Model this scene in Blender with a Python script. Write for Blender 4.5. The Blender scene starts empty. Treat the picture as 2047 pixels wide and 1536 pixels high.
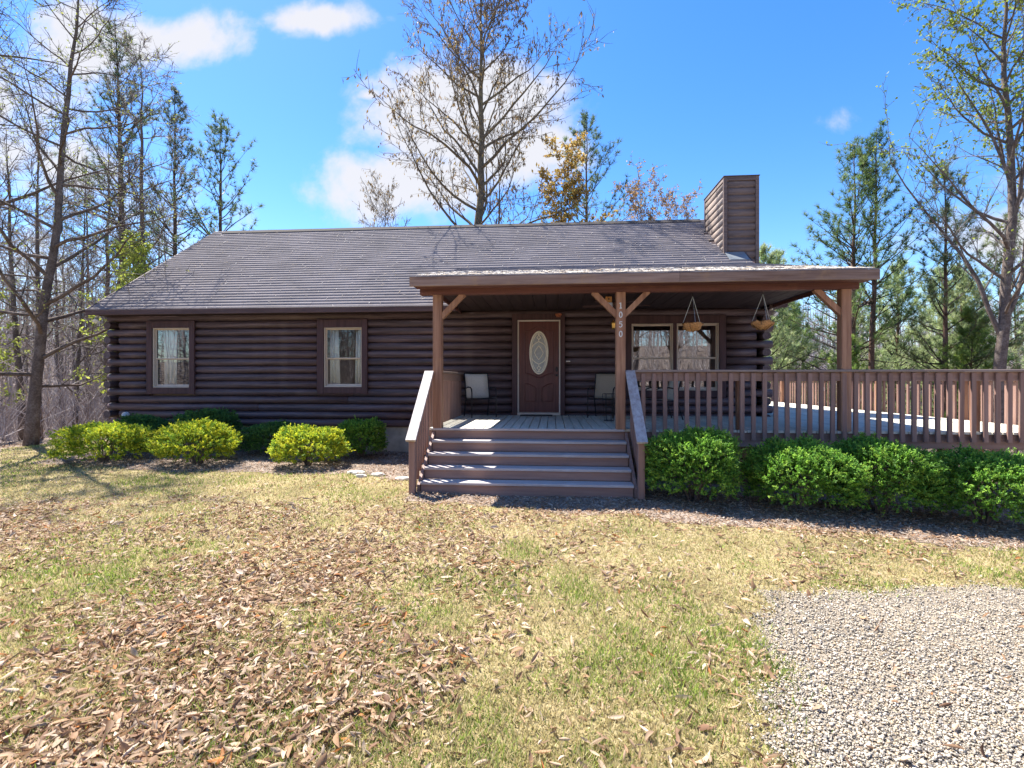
import bpy, bmesh, math, random
import numpy as np
from mathutils import Vector, Matrix
R = math.radians
sc = bpy.context.scene
col = sc.collection

# ------------------------------------------------------------------ camera, sky, sun, exposure
cam_d = bpy.data.cameras.new('camera')
cam_d.sensor_width = 36.0
cam_d.lens = 1000.0 / 2047.0 * 36.0
cam_d.shift_y = -8.0 / 2047.0
cam_d.clip_start = 0.05
cam_d.clip_end = 3000
cam = bpy.data.objects.new('camera', cam_d)
col.objects.link(cam)
cam.location = (0.296, -11.16, 0.78)
cam.rotation_euler = (R(90), 0, R(4.6))
sc.camera = cam

SUN = Vector((-0.46, 0.40, 1.0)).normalized()          # direction towards the sun
sun_d = bpy.data.lights.new('sun', 'SUN')
sun_d.energy = 4.8
sun_d.angle = R(0.5)
sun_d.color = (1.0, 0.955, 0.89)
sun = bpy.data.objects.new('sun', sun_d)
col.objects.link(sun)
sun.location = (-20, 15, 40)
sun.rotation_euler = SUN.to_track_quat('Z', 'Y').to_euler()

SKY_STRENGTH = 0.12
EXPOSURE = 1.62
sc.view_settings.view_transform = 'Standard'
sc.view_settings.look = 'None'
sc.view_settings.exposure = EXPOSURE
sc.view_settings.gamma = 1.0
sc.view_settings.use_curve_mapping = False

world = bpy.data.worlds.new('World')
sc.world = world
world.use_nodes = True
wn, wl = world.node_tree.nodes, world.node_tree.links
wn.clear()


def N(tree, typ, **kw):
    n = tree.nodes.new(typ)
    for k, v in kw.items():
        if k.startswith('i_'):
            key = k[2:]
            n.inputs[int(key) if key.isdigit() else key.replace('_', ' ')].default_value = v
        else:
            setattr(n, k, v)
    return n


def math_node(tree, op, a, b=None, clamp=False):
    n = tree.nodes.new('ShaderNodeMath')
    n.operation = op
    n.use_clamp = clamp
    for i, v in enumerate((a, b)):
        if v is None:
            continue
        if isinstance(v, (int, float)):
            n.inputs[i].default_value = v
        else:
            tree.links.new(v, n.inputs[i])
    return n.outputs[0]


def build_world():
    t = world.node_tree
    sky = N(t, 'ShaderNodeTexSky', sky_type='NISHITA', sun_disc=False)
    sky.sun_elevation = math.asin(SUN.z)
    sky.sun_rotation = math.atan2(SUN.x, SUN.y)
    sky.altitude = 250
    sky.air_density = 1.0
    sky.dust_density = 0.25
    sky.ozone_density = 2.2
    hs = N(t, 'ShaderNodeHueSaturation', i_Hue=0.508, i_Saturation=1.34, i_Value=.78)
    wl.new(sky.outputs[0], hs.inputs['Color'])
    # clouds: direction space; ellipses of cumulus in the north half, the same noise all round
    tc = N(t, 'ShaderNodeTexCoord')
    sx = N(t, 'ShaderNodeSeparateXYZ')
    wl.new(tc.outputs['Generated'], sx.inputs[0])
    X, Y, Z = sx.outputs
    ys = math_node(t, 'MAXIMUM', Y, 0.05)
    u = math_node(t, 'DIVIDE', X, ys)
    v = math_node(t, 'DIVIDE', Z, ys)
    cmb = N(t, 'ShaderNodeCombineXYZ')
    wl.new(u, cmb.inputs[0]); wl.new(v, cmb.inputs[1])
    nz = N(t, 'ShaderNodeTexNoise', i_Scale=6.5, i_Detail=9.0, i_Roughness=0.58, i_Distortion=0.15)
    wl.new(cmb.outputs[0], nz.inputs['Vector'])
    nz2 = N(t, 'ShaderNodeTexNoise', i_Scale=2.2, i_Detail=6.0, i_Roughness=0.55)
    wl.new(tc.outputs['Generated'], nz2.inputs['Vector'])
    warp = math_node(t, 'MULTIPLY', math_node(t, 'SUBTRACT', nz.outputs[0], 0.5), 3.1)
    blobs = [(-.80, .72, .155, .055, 1.0), (-1.02, .74, .14, .085, 1.0), (-1.22, .58, .20, .17, .85), (-1.05, .46, .16, .09, .8),
             (-.475, .745, .115, .034, 1.0), (-.19, .54, .21, .105, 1.25), (-.32, .40, .17, .075, 1.15), (-.07, .46, .13, .07, 1.1),
             (-.37, .585, .035, .016, .9), (-.84, .36, .15, .08, .55), (.86, .27, .16, .06, .75), (.50, .49, .05, .012, .12),
             (.73, .73, .09, .05, .35), (-1.3, .22, .3, .2, .6), (1.15, .3, .3, .12, .6)]
    acc = None
    for (cu, cv, ru, rv, amp) in blobs:
        du = math_node(t, 'DIVIDE', math_node(t, 'SUBTRACT', u, cu), ru)
        dv = math_node(t, 'DIVIDE', math_node(t, 'SUBTRACT', v, cv), rv)
        d2 = math_node(t, 'ADD', math_node(t, 'MULTIPLY', du, du), math_node(t, 'MULTIPLY', dv, dv))
        d = math_node(t, 'SQRT', d2)
        m = math_node(t, 'MULTIPLY', math_node(t, 'SUBTRACT', 1.5, d), amp)
        acc = m if acc is None else math_node(t, 'MAXIMUM', acc, m)
    front = math_node(t, 'MULTIPLY', math_node(t, 'SUBTRACT', Y, 0.12), 6.0, True)
    fm = math_node(t, 'ADD', acc, warp)
    mr = N(t, 'ShaderNodeMapRange', interpolation_type='SMOOTHSTEP')
    mr.inputs['From Min'].default_value = 0.15
    mr.inputs['From Max'].default_value = 1.05
    wl.new(fm, mr.inputs['Value'])
    fmask = math_node(t, 'MULTIPLY', mr.outputs[0], front)
    gm = N(t, 'ShaderNodeMapRange', interpolation_type='SMOOTHSTEP')
    gm.inputs['From Min'].default_value = 0.56
    gm.inputs['From Max'].default_value = 0.70
    wl.new(nz2.outputs[0], gm.inputs['Value'])
    back = math_node(t, 'MULTIPLY', gm.outputs[0], math_node(t, 'SUBTRACT', 1.0, front, True))
    mask = math_node(t, 'MULTIPLY', math_node(t, 'MAXIMUM', fmask, back), 0.93)
    mix = N(t, 'ShaderNodeMix', data_type='RGBA')
    wl.new(mask, mix.inputs['Factor'])
    wl.new(hs.outputs[0], mix.inputs[6])
    cl = 0.93 / (SKY_STRENGTH * 2 ** EXPOSURE)
    mix.inputs[7].default_value = (cl, cl * 0.985, cl * 1.0, 1)
    bg = N(t, 'ShaderNodeBackground', i_Strength=SKY_STRENGTH)
    wl.new(mix.outputs[2], bg.inputs['Color'])
    out = N(t, 'ShaderNodeOutputWorld')
    wl.new(bg.outputs[0], out.inputs[0])


build_world()
sc.cycles.max_bounces = 6
sc.cycles.diffuse_bounces = 3
sc.cycles.glossy_bounces = 2
sc.cycles.transmission_bounces = 3
sc.cycles.transparent_max_bounces = 12
sc.cycles.use_denoising = True

# ------------------------------------------------------------------ materials


def srgb(r, g, b):
    f = lambda c: (c / 255 / 12.92) if c / 255 <= .04045 else ((c / 255 + .055) / 1.055) ** 2.4
    return (f(r), f(g), f(b), 1)


def base_mat(name):
    m = bpy.data.materials.new(name)
    m.use_nodes = True
    t = m.node_tree
    t.nodes.clear()
    o = N(t, 'ShaderNodeOutputMaterial')
    p = N(t, 'ShaderNodeBsdfPrincipled')
    t.links.new(p.outputs[0], o.inputs[0])
    return m, t, p, o


def wood(name, c1, c2, axis=0, rough=.75, scale=9., bump=.25, rnd=.18, wear=None, spec=.25):
    """stained timber: grain noise stretched along one axis, knots of tone, random tone per piece"""
    m, t, p, o = base_mat(name)
    tc = N(t, 'ShaderNodeTexCoord')
    mp = N(t, 'ShaderNodeMapping')
    s = [scale * 4] * 3
    s[axis] = scale * .22
    mp.inputs['Scale'].default_value = s
    t.links.new(tc.outputs['Object'], mp.inputs['Vector'])
    oi = N(t, 'ShaderNodeObjectInfo')
    off = N(t, 'ShaderNodeVectorMath', operation='ADD')
    sc3 = N(t, 'ShaderNodeVectorMath', operation='SCALE')
    sc3.inputs['Scale'].default_value = 13.0
    t.links.new(oi.outputs['Location'], sc3.inputs[0])
    t.links.new(mp.outputs[0], off.inputs[0])
    t.links.new(sc3.outputs[0], off.inputs[1])
    nz = N(t, 'ShaderNodeTexNoise', i_Scale=1.0, i_Detail=7.0, i_Roughness=.62)
    t.links.new(off.outputs[0], nz.inputs['Vector'])
    ramp = N(t, 'ShaderNodeValToRGB')
    ramp.color_ramp.elements[0].position = .33
    ramp.color_ramp.elements[0].color = c1
    ramp.color_ramp.elements[1].position = .68
    ramp.color_ramp.elements[1].color = c2
    t.links.new(nz.outputs[0], ramp.inputs[0])
    colour = ramp.outputs[0]
    if wear is not None:
        wz = N(t, 'ShaderNodeTexNoise', i_Scale=2.3, i_Detail=8.0, i_Roughness=.7)
        t.links.new(tc.outputs['Object'], wz.inputs['Vector'])
        wr = N(t, 'ShaderNodeMapRange')
        wr.inputs['From Min'].default_value = .53
        wr.inputs['From Max'].default_value = .72
        t.links.new(wz.outputs[0], wr.inputs['Value'])
        mx = N(t, 'ShaderNodeMix', data_type='RGBA')
        t.links.new(math_node(t, 'MULTIPLY', wr.outputs[0], wear[1]), mx.inputs['Factor'])
        t.links.new(colour, mx.inputs[6])
        mx.inputs[7].default_value = wear[0]
        colour = mx.outputs[2]
    hsv = N(t, 'ShaderNodeHueSaturation')
    val = N(t, 'ShaderNodeMapRange')
    val.inputs['To Min'].default_value = 1 - rnd
    val.inputs['To Max'].default_value = 1 + rnd
    t.links.new(oi.outputs['Random'], val.inputs['Value'])
    t.links.new(val.outputs[0], hsv.inputs['Value'])
    t.links.new(colour, hsv.inputs['Color'])
    t.links.new(hsv.outputs[0], p.inputs['Base Color'])
    b = N(t, 'ShaderNodeBump', i_Strength=bump, i_Distance=.01)
    t.links.new(nz.outputs[0], b.inputs['Height'])
    t.links.new(b.outputs[0], p.inputs['Normal'])
    p.inputs['Roughness'].default_value = rough
    p.inputs['Specular IOR Level'].default_value = spec
    return m


def plain(name, c, rough=.6, metal=0., var=.12, scale=14., bump=.0, spec=.4):
    m, t, p, o = base_mat(name)
    tc = N(t, 'ShaderNodeTexCoord')
    nz = N(t, 'ShaderNodeTexNoise', i_Scale=scale, i_Detail=6.0, i_Roughness=.6)
    t.links.new(tc.outputs['Object'], nz.inputs['Vector'])
    r = N(t, 'ShaderNodeValToRGB')
    r.color_ramp.elements[0].position = .3
    r.color_ramp.elements[1].position = .7
    r.color_ramp.elements[0].color = [x * (1 - var) for x in c[:3]] + [1]
    r.color_ramp.elements[1].color = [min(1, x * (1 + var)) for x in c[:3]] + [1]
    t.links.new(nz.outputs[0], r.inputs[0])
    t.links.new(r.outputs[0], p.inputs['Base Color'])
    p.inputs['Roughness'].default_value = rough
    p.inputs['Metallic'].default_value = metal
    p.inputs['Specular IOR Level'].default_value = spec
    if bump:
        b = N(t, 'ShaderNodeBump', i_Strength=bump, i_Distance=.01)
        t.links.new(nz.outputs[0], b.inputs['Height'])
        t.links.new(b.outputs[0], p.inputs['Normal'])
    return m


def attr_mat(name, rough=.7, trans=0.0, spec=.2, tint=(1, 1, 1, 1)):
    """colour from the mesh's own per-piece colour attribute, optional light through the leaf"""
    m, t, p, o = base_mat(name)
    a = N(t, 'ShaderNodeAttribute', attribute_name='tone')
    t.links.new(a.outputs['Color'], p.inputs['Base Color'])
    p.inputs['Roughness'].default_value = rough
    p.inputs['Specular IOR Level'].default_value = spec
    if trans:
        tr = N(t, 'ShaderNodeBsdfTranslucent')
        t.links.new(a.outputs['Color'], tr.inputs['Color'])
        mx = N(t, 'ShaderNodeMixShader')
        mx.inputs[0].default_value = trans
        t.links.new(p.outputs[0], mx.inputs[1])
        t.links.new(tr.outputs[0], mx.inputs[2])
        t.links.new(mx.outputs[0], o.inputs[0])
    return m


def glass_mat(name, refl=.28):
    m, t, p, o = base_mat(name)
    t.nodes.remove(p)
    tr = N(t, 'ShaderNodeBsdfTransparent')
    tr.inputs[0].default_value = (.93, .94, .93, 1)
    gl = N(t, 'ShaderNodeBsdfGlossy')
    gl.inputs['Roughness'].default_value = .01
    gl.inputs['Color'].default_value = (.95, .97, 1, 1)
    tc = N(t, 'ShaderNodeTexCoord')
    nz = N(t, 'ShaderNodeTexNoise', i_Scale=2.2, i_Detail=1.0)
    t.links.new(tc.outputs['Object'], nz.inputs['Vector'])
    b = N(t, 'ShaderNodeBump', i_Strength=.035, i_Distance=.02)
    t.links.new(nz.outputs[0], b.inputs['Height'])
    t.links.new(b.outputs[0], gl.inputs['Normal'])
    fr = N(t, 'ShaderNodeFresnel', i_IOR=1.5)
    f = math_node(t, 'ADD', fr.outputs[0], refl, True)
    mx = N(t, 'ShaderNodeMixShader')
    t.links.new(f, mx.inputs[0])
    t.links.new(tr.outputs[0], mx.inputs[1])
    t.links.new(gl.outputs[0], mx.inputs[2])
    t.links.new(mx.outputs[0], o.inputs[0])
    return m


MT = {}
MT['log'] = wood('log_stain', (.050, .029, .031, 1), (.155, .102, .106, 1), 0, .55, 5., .35, .16, ((.20, .145, .135, 1), .4), .5)
MT['log_y'] = wood('log_stain_side', (.045, .026, .028, 1), (.13, .084, .088, 1), 1, .55, 5., .35, .16, ((.19, .14, .13, 1), .35), .5)
MT['trim'] = wood('dark_trim', (.046, .021, .022, 1), (.088, .043, .044, 1), 2, .6, 5., .2, .1, None, .35)
MT['fascia'] = wood('brown_fascia', (.065, .036, .034, 1), (.12, .07, .066, 1), 0, .6, 5., .2, .1, ((.17, .12, .10, 1), .35), .3)
MT['weathered'] = wood('weathered_fascia', (.17, .10, .075, 1), (.34, .24, .195, 1), 0, .7, 4., .25, .1, ((.40, .25, .13, 1), .6), .25)
MT['beam'] = wood('red_brown_beam', (.085, .032, .028, 1), (.16, .065, .055, 1), 0, .65, 5., .25, .1, ((.24, .11, .06, 1), .4), .3)
MT['post'] = wood('stained_post', (.22, .105, .062, 1), (.42, .23, .145, 1), 2, .65, 5., .3, .1, ((.42, .24, .12, 1), .5), .3)
MT['paint'] = wood('brown_deck_paint', (.25, .150, .118, 1), (.345, .22, .18, 1), 0, .62, 5., .2, .08, ((.20, .13, .11, 1), .4), .3)
MT['paint_z'] = wood('brown_baluster_paint', (.24, .138, .108, 1), (.33, .205, .165, 1), 2, .62, 5., .2, .12, ((.29, .20, .18, 1), .4), .3)
MT['rail_cap'] = wood('worn_handrail', (.34, .27, .25, 1), (.56, .52, .50, 1), 1, .6, 5., .25, .1, ((.62, .62, .58, 1), .6), .35)
MT['cap'] = wood('rail_cap_paint', (.20, .14, .12, 1), (.31, .24, .21, 1), 0, .6, 5., .2, .1, ((.36, .30, .27, 1), .5), .3)
MT['deck'] = wood('bleached_deck_board', (.50, .475, .385, 1), (.68, .65, .545, 1), 1, .7, 5., .3, .1, ((.60, .60, .56, 1), .5), .25)
MT['tread'] = wood('grey_tread', (.40, .345, .325, 1), (.56, .51, .485, 1), 0, .7, 5., .3, .1, ((.58, .56, .54, 1), .6), .25)
MT['ceil'] = wood('dark_ceiling', (.035, .022, .024, 1), (.06, .04, .042, 1), 1, .7, 4., .2, .1)
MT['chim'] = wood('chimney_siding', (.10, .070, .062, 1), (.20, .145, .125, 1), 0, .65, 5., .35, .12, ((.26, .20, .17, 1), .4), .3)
MT['chim_y_sunlit'] = wood('chimney_siding_side_sunlit', (.26, .195, .155, 1), (.42, .33, .265, 1), 1, .65, 5., .35, .12, ((.50, .42, .34, 1), .4), .3)  # same siding, paler than the front: sunlight on the left face put into the colour
MT['door'] = wood('mahogany_door', (.066, .015, .012, 1), (.15, .043, .035, 1), 2, .45, 6., .15, .02, None, .45)
MT['vinyl'] = plain('tan_window_frame', (.60, .50, .40, 1), .45, 0, .08, 8)
MT['white'] = plain('white_plastic', (.72, .72, .70, 1), .5, 0, .08, 8)
MT['cream'] = plain('pale_door_frame', (.74, .66, .58, 1), .5, 0, .1, 8)
MT['curtain'] = plain('white_curtain', (.82, .82, .78, 1), .9, 0, .08, 10)
MT['room'] = plain('dim_room', (.20, .16, .13, 1), .9, 0, .2, 3)
MT['concrete'] = plain('foundation_concrete', (.42, .36, .27, 1), .9, 0, .3, 3.5, .2)
MT['black_metal'] = plain('black_metal', (.025, .023, .025, 1), .4, .6, .2, 20)
MT['sling'] = plain('beige_sling', (.60, .55, .47, 1), .8, 0, .12, 60, .1)
MT['tan_sling'] = plain('tan_sling', (.36, .29, .21, 1), .8, 0, .12, 60, .1)
MT['brass'] = plain('brass', (.75, .48, .14, 1), .3, .9, .15, 20)
MT['coir'] = plain('coir', (.46, .24, .10, 1), .95, 0, .4, 40, .8)
MT['orange_wood'] = plain('orange_wood', (.72, .33, .09, 1), .6, 0, .2, 20)
MT['stone'] = plain('pale_stone', (.50, .46, .40, 1), .85, 0, .25, 9, .4)
MT['rust'] = plain('rusty_red', (.40, .13, .06, 1), .8, 0, .3, 20)
MT['mat'] = plain('dark_mat', (.05, .04, .035, 1), .95, 0, .3, 60, .4)
MT['glass'] = glass_mat('window_glass', .0)
MT['glass_porch'] = glass_mat('porch_window_glass', .13)
MT['etched'] = plain('frosted_glass', (.36, .36, .33, 1), .25, 0, .2, 18, .3, .6)
MT['came'] = plain('pale_caming', (.85, .77, .60, 1), .45, .0, .1, 10)
MT['metal_flash'] = plain('grey_flashing', (.38, .42, .44, 1), .45, .7, .15, 6)


def shingle_mat():
    m, t, p, o = base_mat('asphalt_shingle')
    oi = N(t, 'ShaderNodeObjectInfo')
    a = N(t, 'ShaderNodeAttribute', attribute_name='tone')
    tc = N(t, 'ShaderNodeTexCoord')
    g = N(t, 'ShaderNodeNewGeometry')
    nz = N(t, 'ShaderNodeTexNoise', i_Scale=160.0, i_Detail=3.0)
    t.links.new(g.outputs['Position'], nz.inputs['Vector'])
    big = N(t, 'ShaderNodeTexNoise', i_Scale=.8, i_Detail=5.0, i_Roughness=.65)
    t.links.new(g.outputs['Position'], big.inputs['Vector'])
    r = N(t, 'ShaderNodeValToRGB')
    r.color_ramp.elements[0].position = .25
    r.color_ramp.elements[0].color = (.15, .125, .125, 1)
    r.color_ramp.elements[1].position = .75
    r.color_ramp.elements[1].color = (.31, .275, .27, 1)
    t.links.new(nz.outputs[0], r.inputs[0])
    r2 = N(t, 'ShaderNodeMapRange')
    r2.inputs['From Min'].default_value = .3
    r2.inputs['From Max'].default_value = .7
    r2.inputs['To Min'].default_value = .78
    r2.inputs['To Max'].default_value = 1.16
    t.links.new(big.outputs[0], r2.inputs['Value'])
    mu = N(t, 'ShaderNodeMix', data_type='RGBA', blend_type='MULTIPLY')
    mu.inputs['Factor'].default_value = 1
    t.links.new(r.outputs[0], mu.inputs[6])
    t.links.new(a.outputs['Color'], mu.inputs[7])
    hv = N(t, 'ShaderNodeHueSaturation')
    t.links.new(mu.outputs[2], hv.inputs['Color'])
    t.links.new(r2.outputs[0], hv.inputs['Value'])
    t.links.new(hv.outputs[0], p.inputs['Base Color'])
    b = N(t, 'ShaderNodeBump', i_Strength=.5, i_Distance=.004)
    t.links.new(nz.outputs[0], b.inputs['Height'])
    t.links.new(b.outputs[0], p.inputs['Normal'])
    p.inputs['Roughness'].default_value = .9
    return m


MT['shingle'] = shingle_mat()


def ground_mat(name, cols, s1=1.3, s2=24., bump=.6, floor=None):
    m, t, p, o = base_mat(name)
    g = N(t, 'ShaderNodeNewGeometry')
    a = N(t, 'ShaderNodeTexNoise', i_Scale=s1, i_Detail=6.0, i_Roughness=.65)
    b = N(t, 'ShaderNodeTexNoise', i_Scale=s2, i_Detail=6.0, i_Roughness=.7)
    t.links.new(g.outputs['Position'], a.inputs['Vector'])
    t.links.new(g.outputs['Position'], b.inputs['Vector'])
    mixv = math_node(t, 'ADD', math_node(t, 'MULTIPLY', a.outputs[0], .5), math_node(t, 'MULTIPLY', b.outputs[0], .5))
    r = N(t, 'ShaderNodeValToRGB')
    els = r.color_ramp.elements
    while len(els) < len(cols):
        els.new(.5)
    for i, c in enumerate(cols):
        els[i].position = .33 + .34 * i / (len(cols) - 1)
        els[i].color = c
    t.links.new(mixv, r.inputs[0])
    t.links.new(r.outputs[0], p.inputs['Base Color'])
    if floor is not None:
        ln = N(t, 'ShaderNodeVectorMath', operation='DISTANCE')
        ln.inputs[1].default_value = (-.5, -5.5, -.8)
        t.links.new(g.outputs['Position'], ln.inputs[0])
        fr = N(t, 'ShaderNodeMapRange', interpolation_type='SMOOTHSTEP')
        fr.inputs['From Min'].default_value = 11.5
        fr.inputs['From Max'].default_value = 14.5
        t.links.new(math_node(t, 'ADD', ln.outputs['Value'], math_node(t, 'MULTIPLY', a.outputs[0], 2.0)), fr.inputs['Value'])
        r3 = N(t, 'ShaderNodeValToRGB')
        r3.color_ramp.elements[0].position = .36
        r3.color_ramp.elements[1].position = .64
        r3.color_ramp.elements[0].color = floor[0]
        r3.color_ramp.elements[1].color = floor[1]
        t.links.new(mixv, r3.inputs[0])
        fm = N(t, 'ShaderNodeMix', data_type='RGBA')
        t.links.new(fr.outputs[0], fm.inputs['Factor'])
        t.links.new(r.outputs[0], fm.inputs[6])
        t.links.new(r3.outputs[0], fm.inputs[7])
        t.links.new(fm.outputs[2], p.inputs['Base Color'])
    bp = N(t, 'ShaderNodeBump', i_Strength=bump, i_Distance=.03)
    t.links.new(b.outputs[0], bp.inputs['Height'])
    t.links.new(bp.outputs[0], p.inputs['Normal'])
    p.inputs['Roughness'].default_value = .95
    p.inputs['Specular IOR Level'].default_value = .1
    return m


MT['ground'] = ground_mat('leafy_ground', [(.09, .07, .035, 1), (.20, .165, .075, 1), (.34, .27, .15, 1), (.20, .22, .06, 1)], floor=((.10, .075, .06, 1), (.30, .235, .19, 1)))
MT['bed'] = ground_mat('mulch_bed', [(.13, .095, .07, 1), (.26, .20, .155, 1), (.42, .34, .28, 1)], 2.5, 45.)
MT['gravel'] = ground_mat('gravel_bed', [(.16, .13, .10, 1), (.29, .245, .185, 1), (.38, .325, .255, 1)], 3., 90.)
MT['bark'] = ground_mat('bark', [(.06, .045, .036, 1), (.16, .125, .105, 1), (.31, .26, .225, 1)], 4., 26., .9)
MT['bark_pine'] = ground_mat('pine_bark', [(.06, .035, .025, 1), (.15, .095, .07, 1), (.25, .17, .13, 1)], 4., 22., .9)
MT['bark_moss'] = ground_mat('lichen_bark', [(.06, .045, .033, 1), (.17, .135, .095, 1), (.34, .27, .13, 1)], 5., 22., .9)
MT['leaf'] = attr_mat('leaf_tissue', .6, .42, .25)
MT['needle'] = attr_mat('pine_needles', .5, .52, .4)
MT['twig'] = attr_mat('twig_bark', .8, 0, .15)
MT['grass'] = attr_mat('grass_blades', .65, .40, .2)
MT['dry_leaf'] = attr_mat('dry_leaves', .7, .28, .25)
MT['pebble'] = attr_mat('pebbles', .8, 0, .3)

# ------------------------------------------------------------------ object helpers
WLOC = {}


def put(o, parent=None, loc=(0, 0, 0)):
    """loc is in world coordinates; parents made here are never rotated unless local=True things"""
    col.objects.link(o)
    if parent is not None:
        o.parent = parent
        pw = WLOC[parent.name]
        o.location = Vector(loc) - pw
    else:
        o.location = loc
    WLOC[o.name] = Vector(loc)
    return o


def tag(o, label=None, cat=None, group=None, kind=None):
    if label: o['label'] = label
    if cat: o['category'] = cat
    if group: o['group'] = group
    if kind: o['kind'] = kind
    return o


def thing(name, loc, label, cat, group=None):
    o = bpy.data.objects.new(name, None)
    o.empty_display_size = .2
    put(o, None, loc)
    return tag(o, label, cat, group)


def inst(name, me, loc, parent=None, rot=None, scale=None):
    o = bpy.data.objects.new(name, me)
    put(o, parent, loc)
    if rot: o.rotation_euler = rot
    if scale: o.scale = scale if isinstance(scale, (tuple, list)) else (scale,) * 3
    return o


class MB:
    def __init__(s):
        s.v, s.f, s.mi = [], [], []
        s.m = 0

    def add(s, vs, fs):
        b = len(s.v)
        s.v.extend([tuple(v) for v in vs])
        s.f.extend([tuple(b + i for i in f) for f in fs])
        s.mi.extend([s.m] * len(fs))
        return s

    def box(s, x0, x1, y0, y1, z0, z1):
        v = [(x, y, z) for x in (x0, x1) for y in (y0, y1) for z in (z0, z1)]
        return s.add(v, [(0, 1, 3, 2), (4, 6, 7, 5), (0, 4, 5, 1), (2, 3, 7, 6), (0, 2, 6, 4), (1, 5, 7, 3)])

    def prism(s, poly, axis, a0, a1):
        """closed polygon (two coords) extruded along axis; order of coords: the other two axes in xyz order"""
        def mk(p, a):
            q = list(p); q.insert(axis, a); return q
        n = len(poly)
        v = [mk(p, a0) for p in poly] + [mk(p, a1) for p in poly]
        f = [tuple(range(n))[::-1], tuple(range(n, 2 * n))] + [(i, (i + 1) % n, n + (i + 1) % n, n + i) for i in range(n)]
        return s.add(v, f)

    def board(s, x0, x1, y0, y1, z0, z1, c=.005):
        """box with its long edges eased"""
        d = (x1 - x0, y1 - y0, z1 - z0)
        ax = max(range(3), key=lambda i: d[i])
        lo, hi = [x0, y0, z0], [x1, y1, z1]
        a, b = [i for i in range(3) if i != ax]
        c = min(c, .3 * min(d[a], d[b]))
        p = [(lo[a] + c, lo[b]), (hi[a] - c, lo[b]), (hi[a], lo[b] + c), (hi[a], hi[b] - c), (hi[a] - c, hi[b]), (lo[a] + c, hi[b]), (lo[a], hi[b] - c), (lo[a], lo[b] + c)]
        return s.prism(p, ax, lo[ax], hi[ax])

    def bar(s, p, q, w, h, up=(0, 0, 1)):
        """square section bar from p to q, w sideways, h along up"""
        p, q = Vector(p), Vector(q)
        d = (q - p).normalized()
        side = d.cross(Vector(up)).normalized()
        u = side.cross(d)
        v = []
        for e in (p, q):
            for (i, j) in ((-1, -1), (1, -1), (1, 1), (-1, 1)):
                v.append(e + side * (i * w / 2) + u * (j * h / 2))
        return s.add(v, [(3, 2, 1, 0), (4, 5, 6, 7), (0, 1, 5, 4), (1, 2, 6, 5), (2, 3, 7, 6), (3, 0, 4, 7)])

    def tube(s, pts, rad, n=6, caps=True):
        pts = [Vector(p) for p in pts]
        if not isinstance(rad, (list, tuple)): rad = [rad] * len(pts)
        rings = []
        ref = None
        for i, p in enumerate(pts):
            d = (pts[min(i + 1, len(pts) - 1)] - pts[max(i - 1, 0)]).normalized()
            if ref is None:
                ref = d.orthogonal().normalized()
            else:
                ref = (ref - d * ref.dot(d))
                ref = ref.normalized() if ref.length > 1e-6 else d.orthogonal().normalized()
            w = d.cross(ref)
            rings.append([p + (ref * math.cos(2 * math.pi * k / n) + w * math.sin(2 * math.pi * k / n)) * rad[i] for k in range(n)])
        v = [q for r in rings for q in r]
        f = []
        for i in range(len(pts) - 1):
            for k in range(n):
                f.append((i * n + k, i * n + (k + 1) % n, (i + 1) * n + (k + 1) % n, (i + 1) * n + k))
        if caps:
            f.append(tuple(range(n))[::-1])
            f.append(tuple((len(pts) - 1) * n + k for k in range(n)))
        return s.add(v, f)

    def lathe(s, prof, cx, cy, n=16):
        v, f = [], []
        for (r, z) in prof:
            for k in range(n):
                a = 2 * math.pi * k / n
                v.append((cx + r * math.cos(a), cy + r * math.sin(a), z))
        for i in range(len(prof) - 1):
            for k in range(n):
                f.append((i * n + k, i * n + (k + 1) % n, (i + 1) * n + (k + 1) % n, (i + 1) * n + k))
        return s.add(v, f)

    def mesh(s, name, mats, smooth=False, centre=None):
        """returns mesh, centre; vertices are moved so that centre is the origin"""
        V = np.array(s.v, dtype=float)
        c = Vector((V.min(0) + V.max(0)) / 2) if centre is None else Vector(centre)
        me = bpy.data.meshes.new(name)
        me.from_pydata([tuple(r) for r in (V - np.array(c))], [], s.f)
        for m in (mats if isinstance(mats, (list, tuple)) else [mats]):
            me.materials.append(m)
        if any(s.mi):
            me.polygons.foreach_set('material_index', s.mi)
        if smooth:
            me.polygons.foreach_set('use_smooth', [True] * len(me.polygons))
        bm = bmesh.new(); bm.from_mesh(me)
        bmesh.ops.recalc_face_normals(bm, faces=bm.faces)
        bm.to_mesh(me); bm.free()
        me.update()
        return me, c

    def build(s, name, mats, parent=None, smooth=False, centre=None):
        me, c = s.mesh(name, mats, smooth, centre)
        return inst(name, me, c, parent)


def soup(name, V, F, C, mat, parent=None, loc=None, smooth=False):
    """big triangle / quad meshes from numpy arrays with one colour per vertex"""
    V = np.asarray(V, dtype=np.float32); F = np.asarray(F, dtype=np.int32)
    me = bpy.data.meshes.new(name)
    me.vertices.add(len(V))
    me.vertices.foreach_set('co', V.ravel())
    k = F.shape[1]
    me.loops.add(F.size)
    me.loops.foreach_set('vertex_index', F.ravel())
    me.polygons.add(len(F))
    me.polygons.foreach_set('loop_start', np.arange(0, F.size, k, dtype=np.int32))
    if smooth:
        me.polygons.foreach_set('use_smooth', np.ones(len(F), dtype=bool))
    me.update(calc_edges=True)
    if C is not None:
        a = me.attributes.new('tone', 'FLOAT_COLOR', 'POINT')
        C = np.asarray(C, dtype=np.float32)
        if C.shape[1] == 3:
            C = np.hstack([C, np.ones((len(C), 1), np.float32)])
        a.data.foreach_set('color', C.ravel())
    me.materials.append(mat)
    return me


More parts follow.
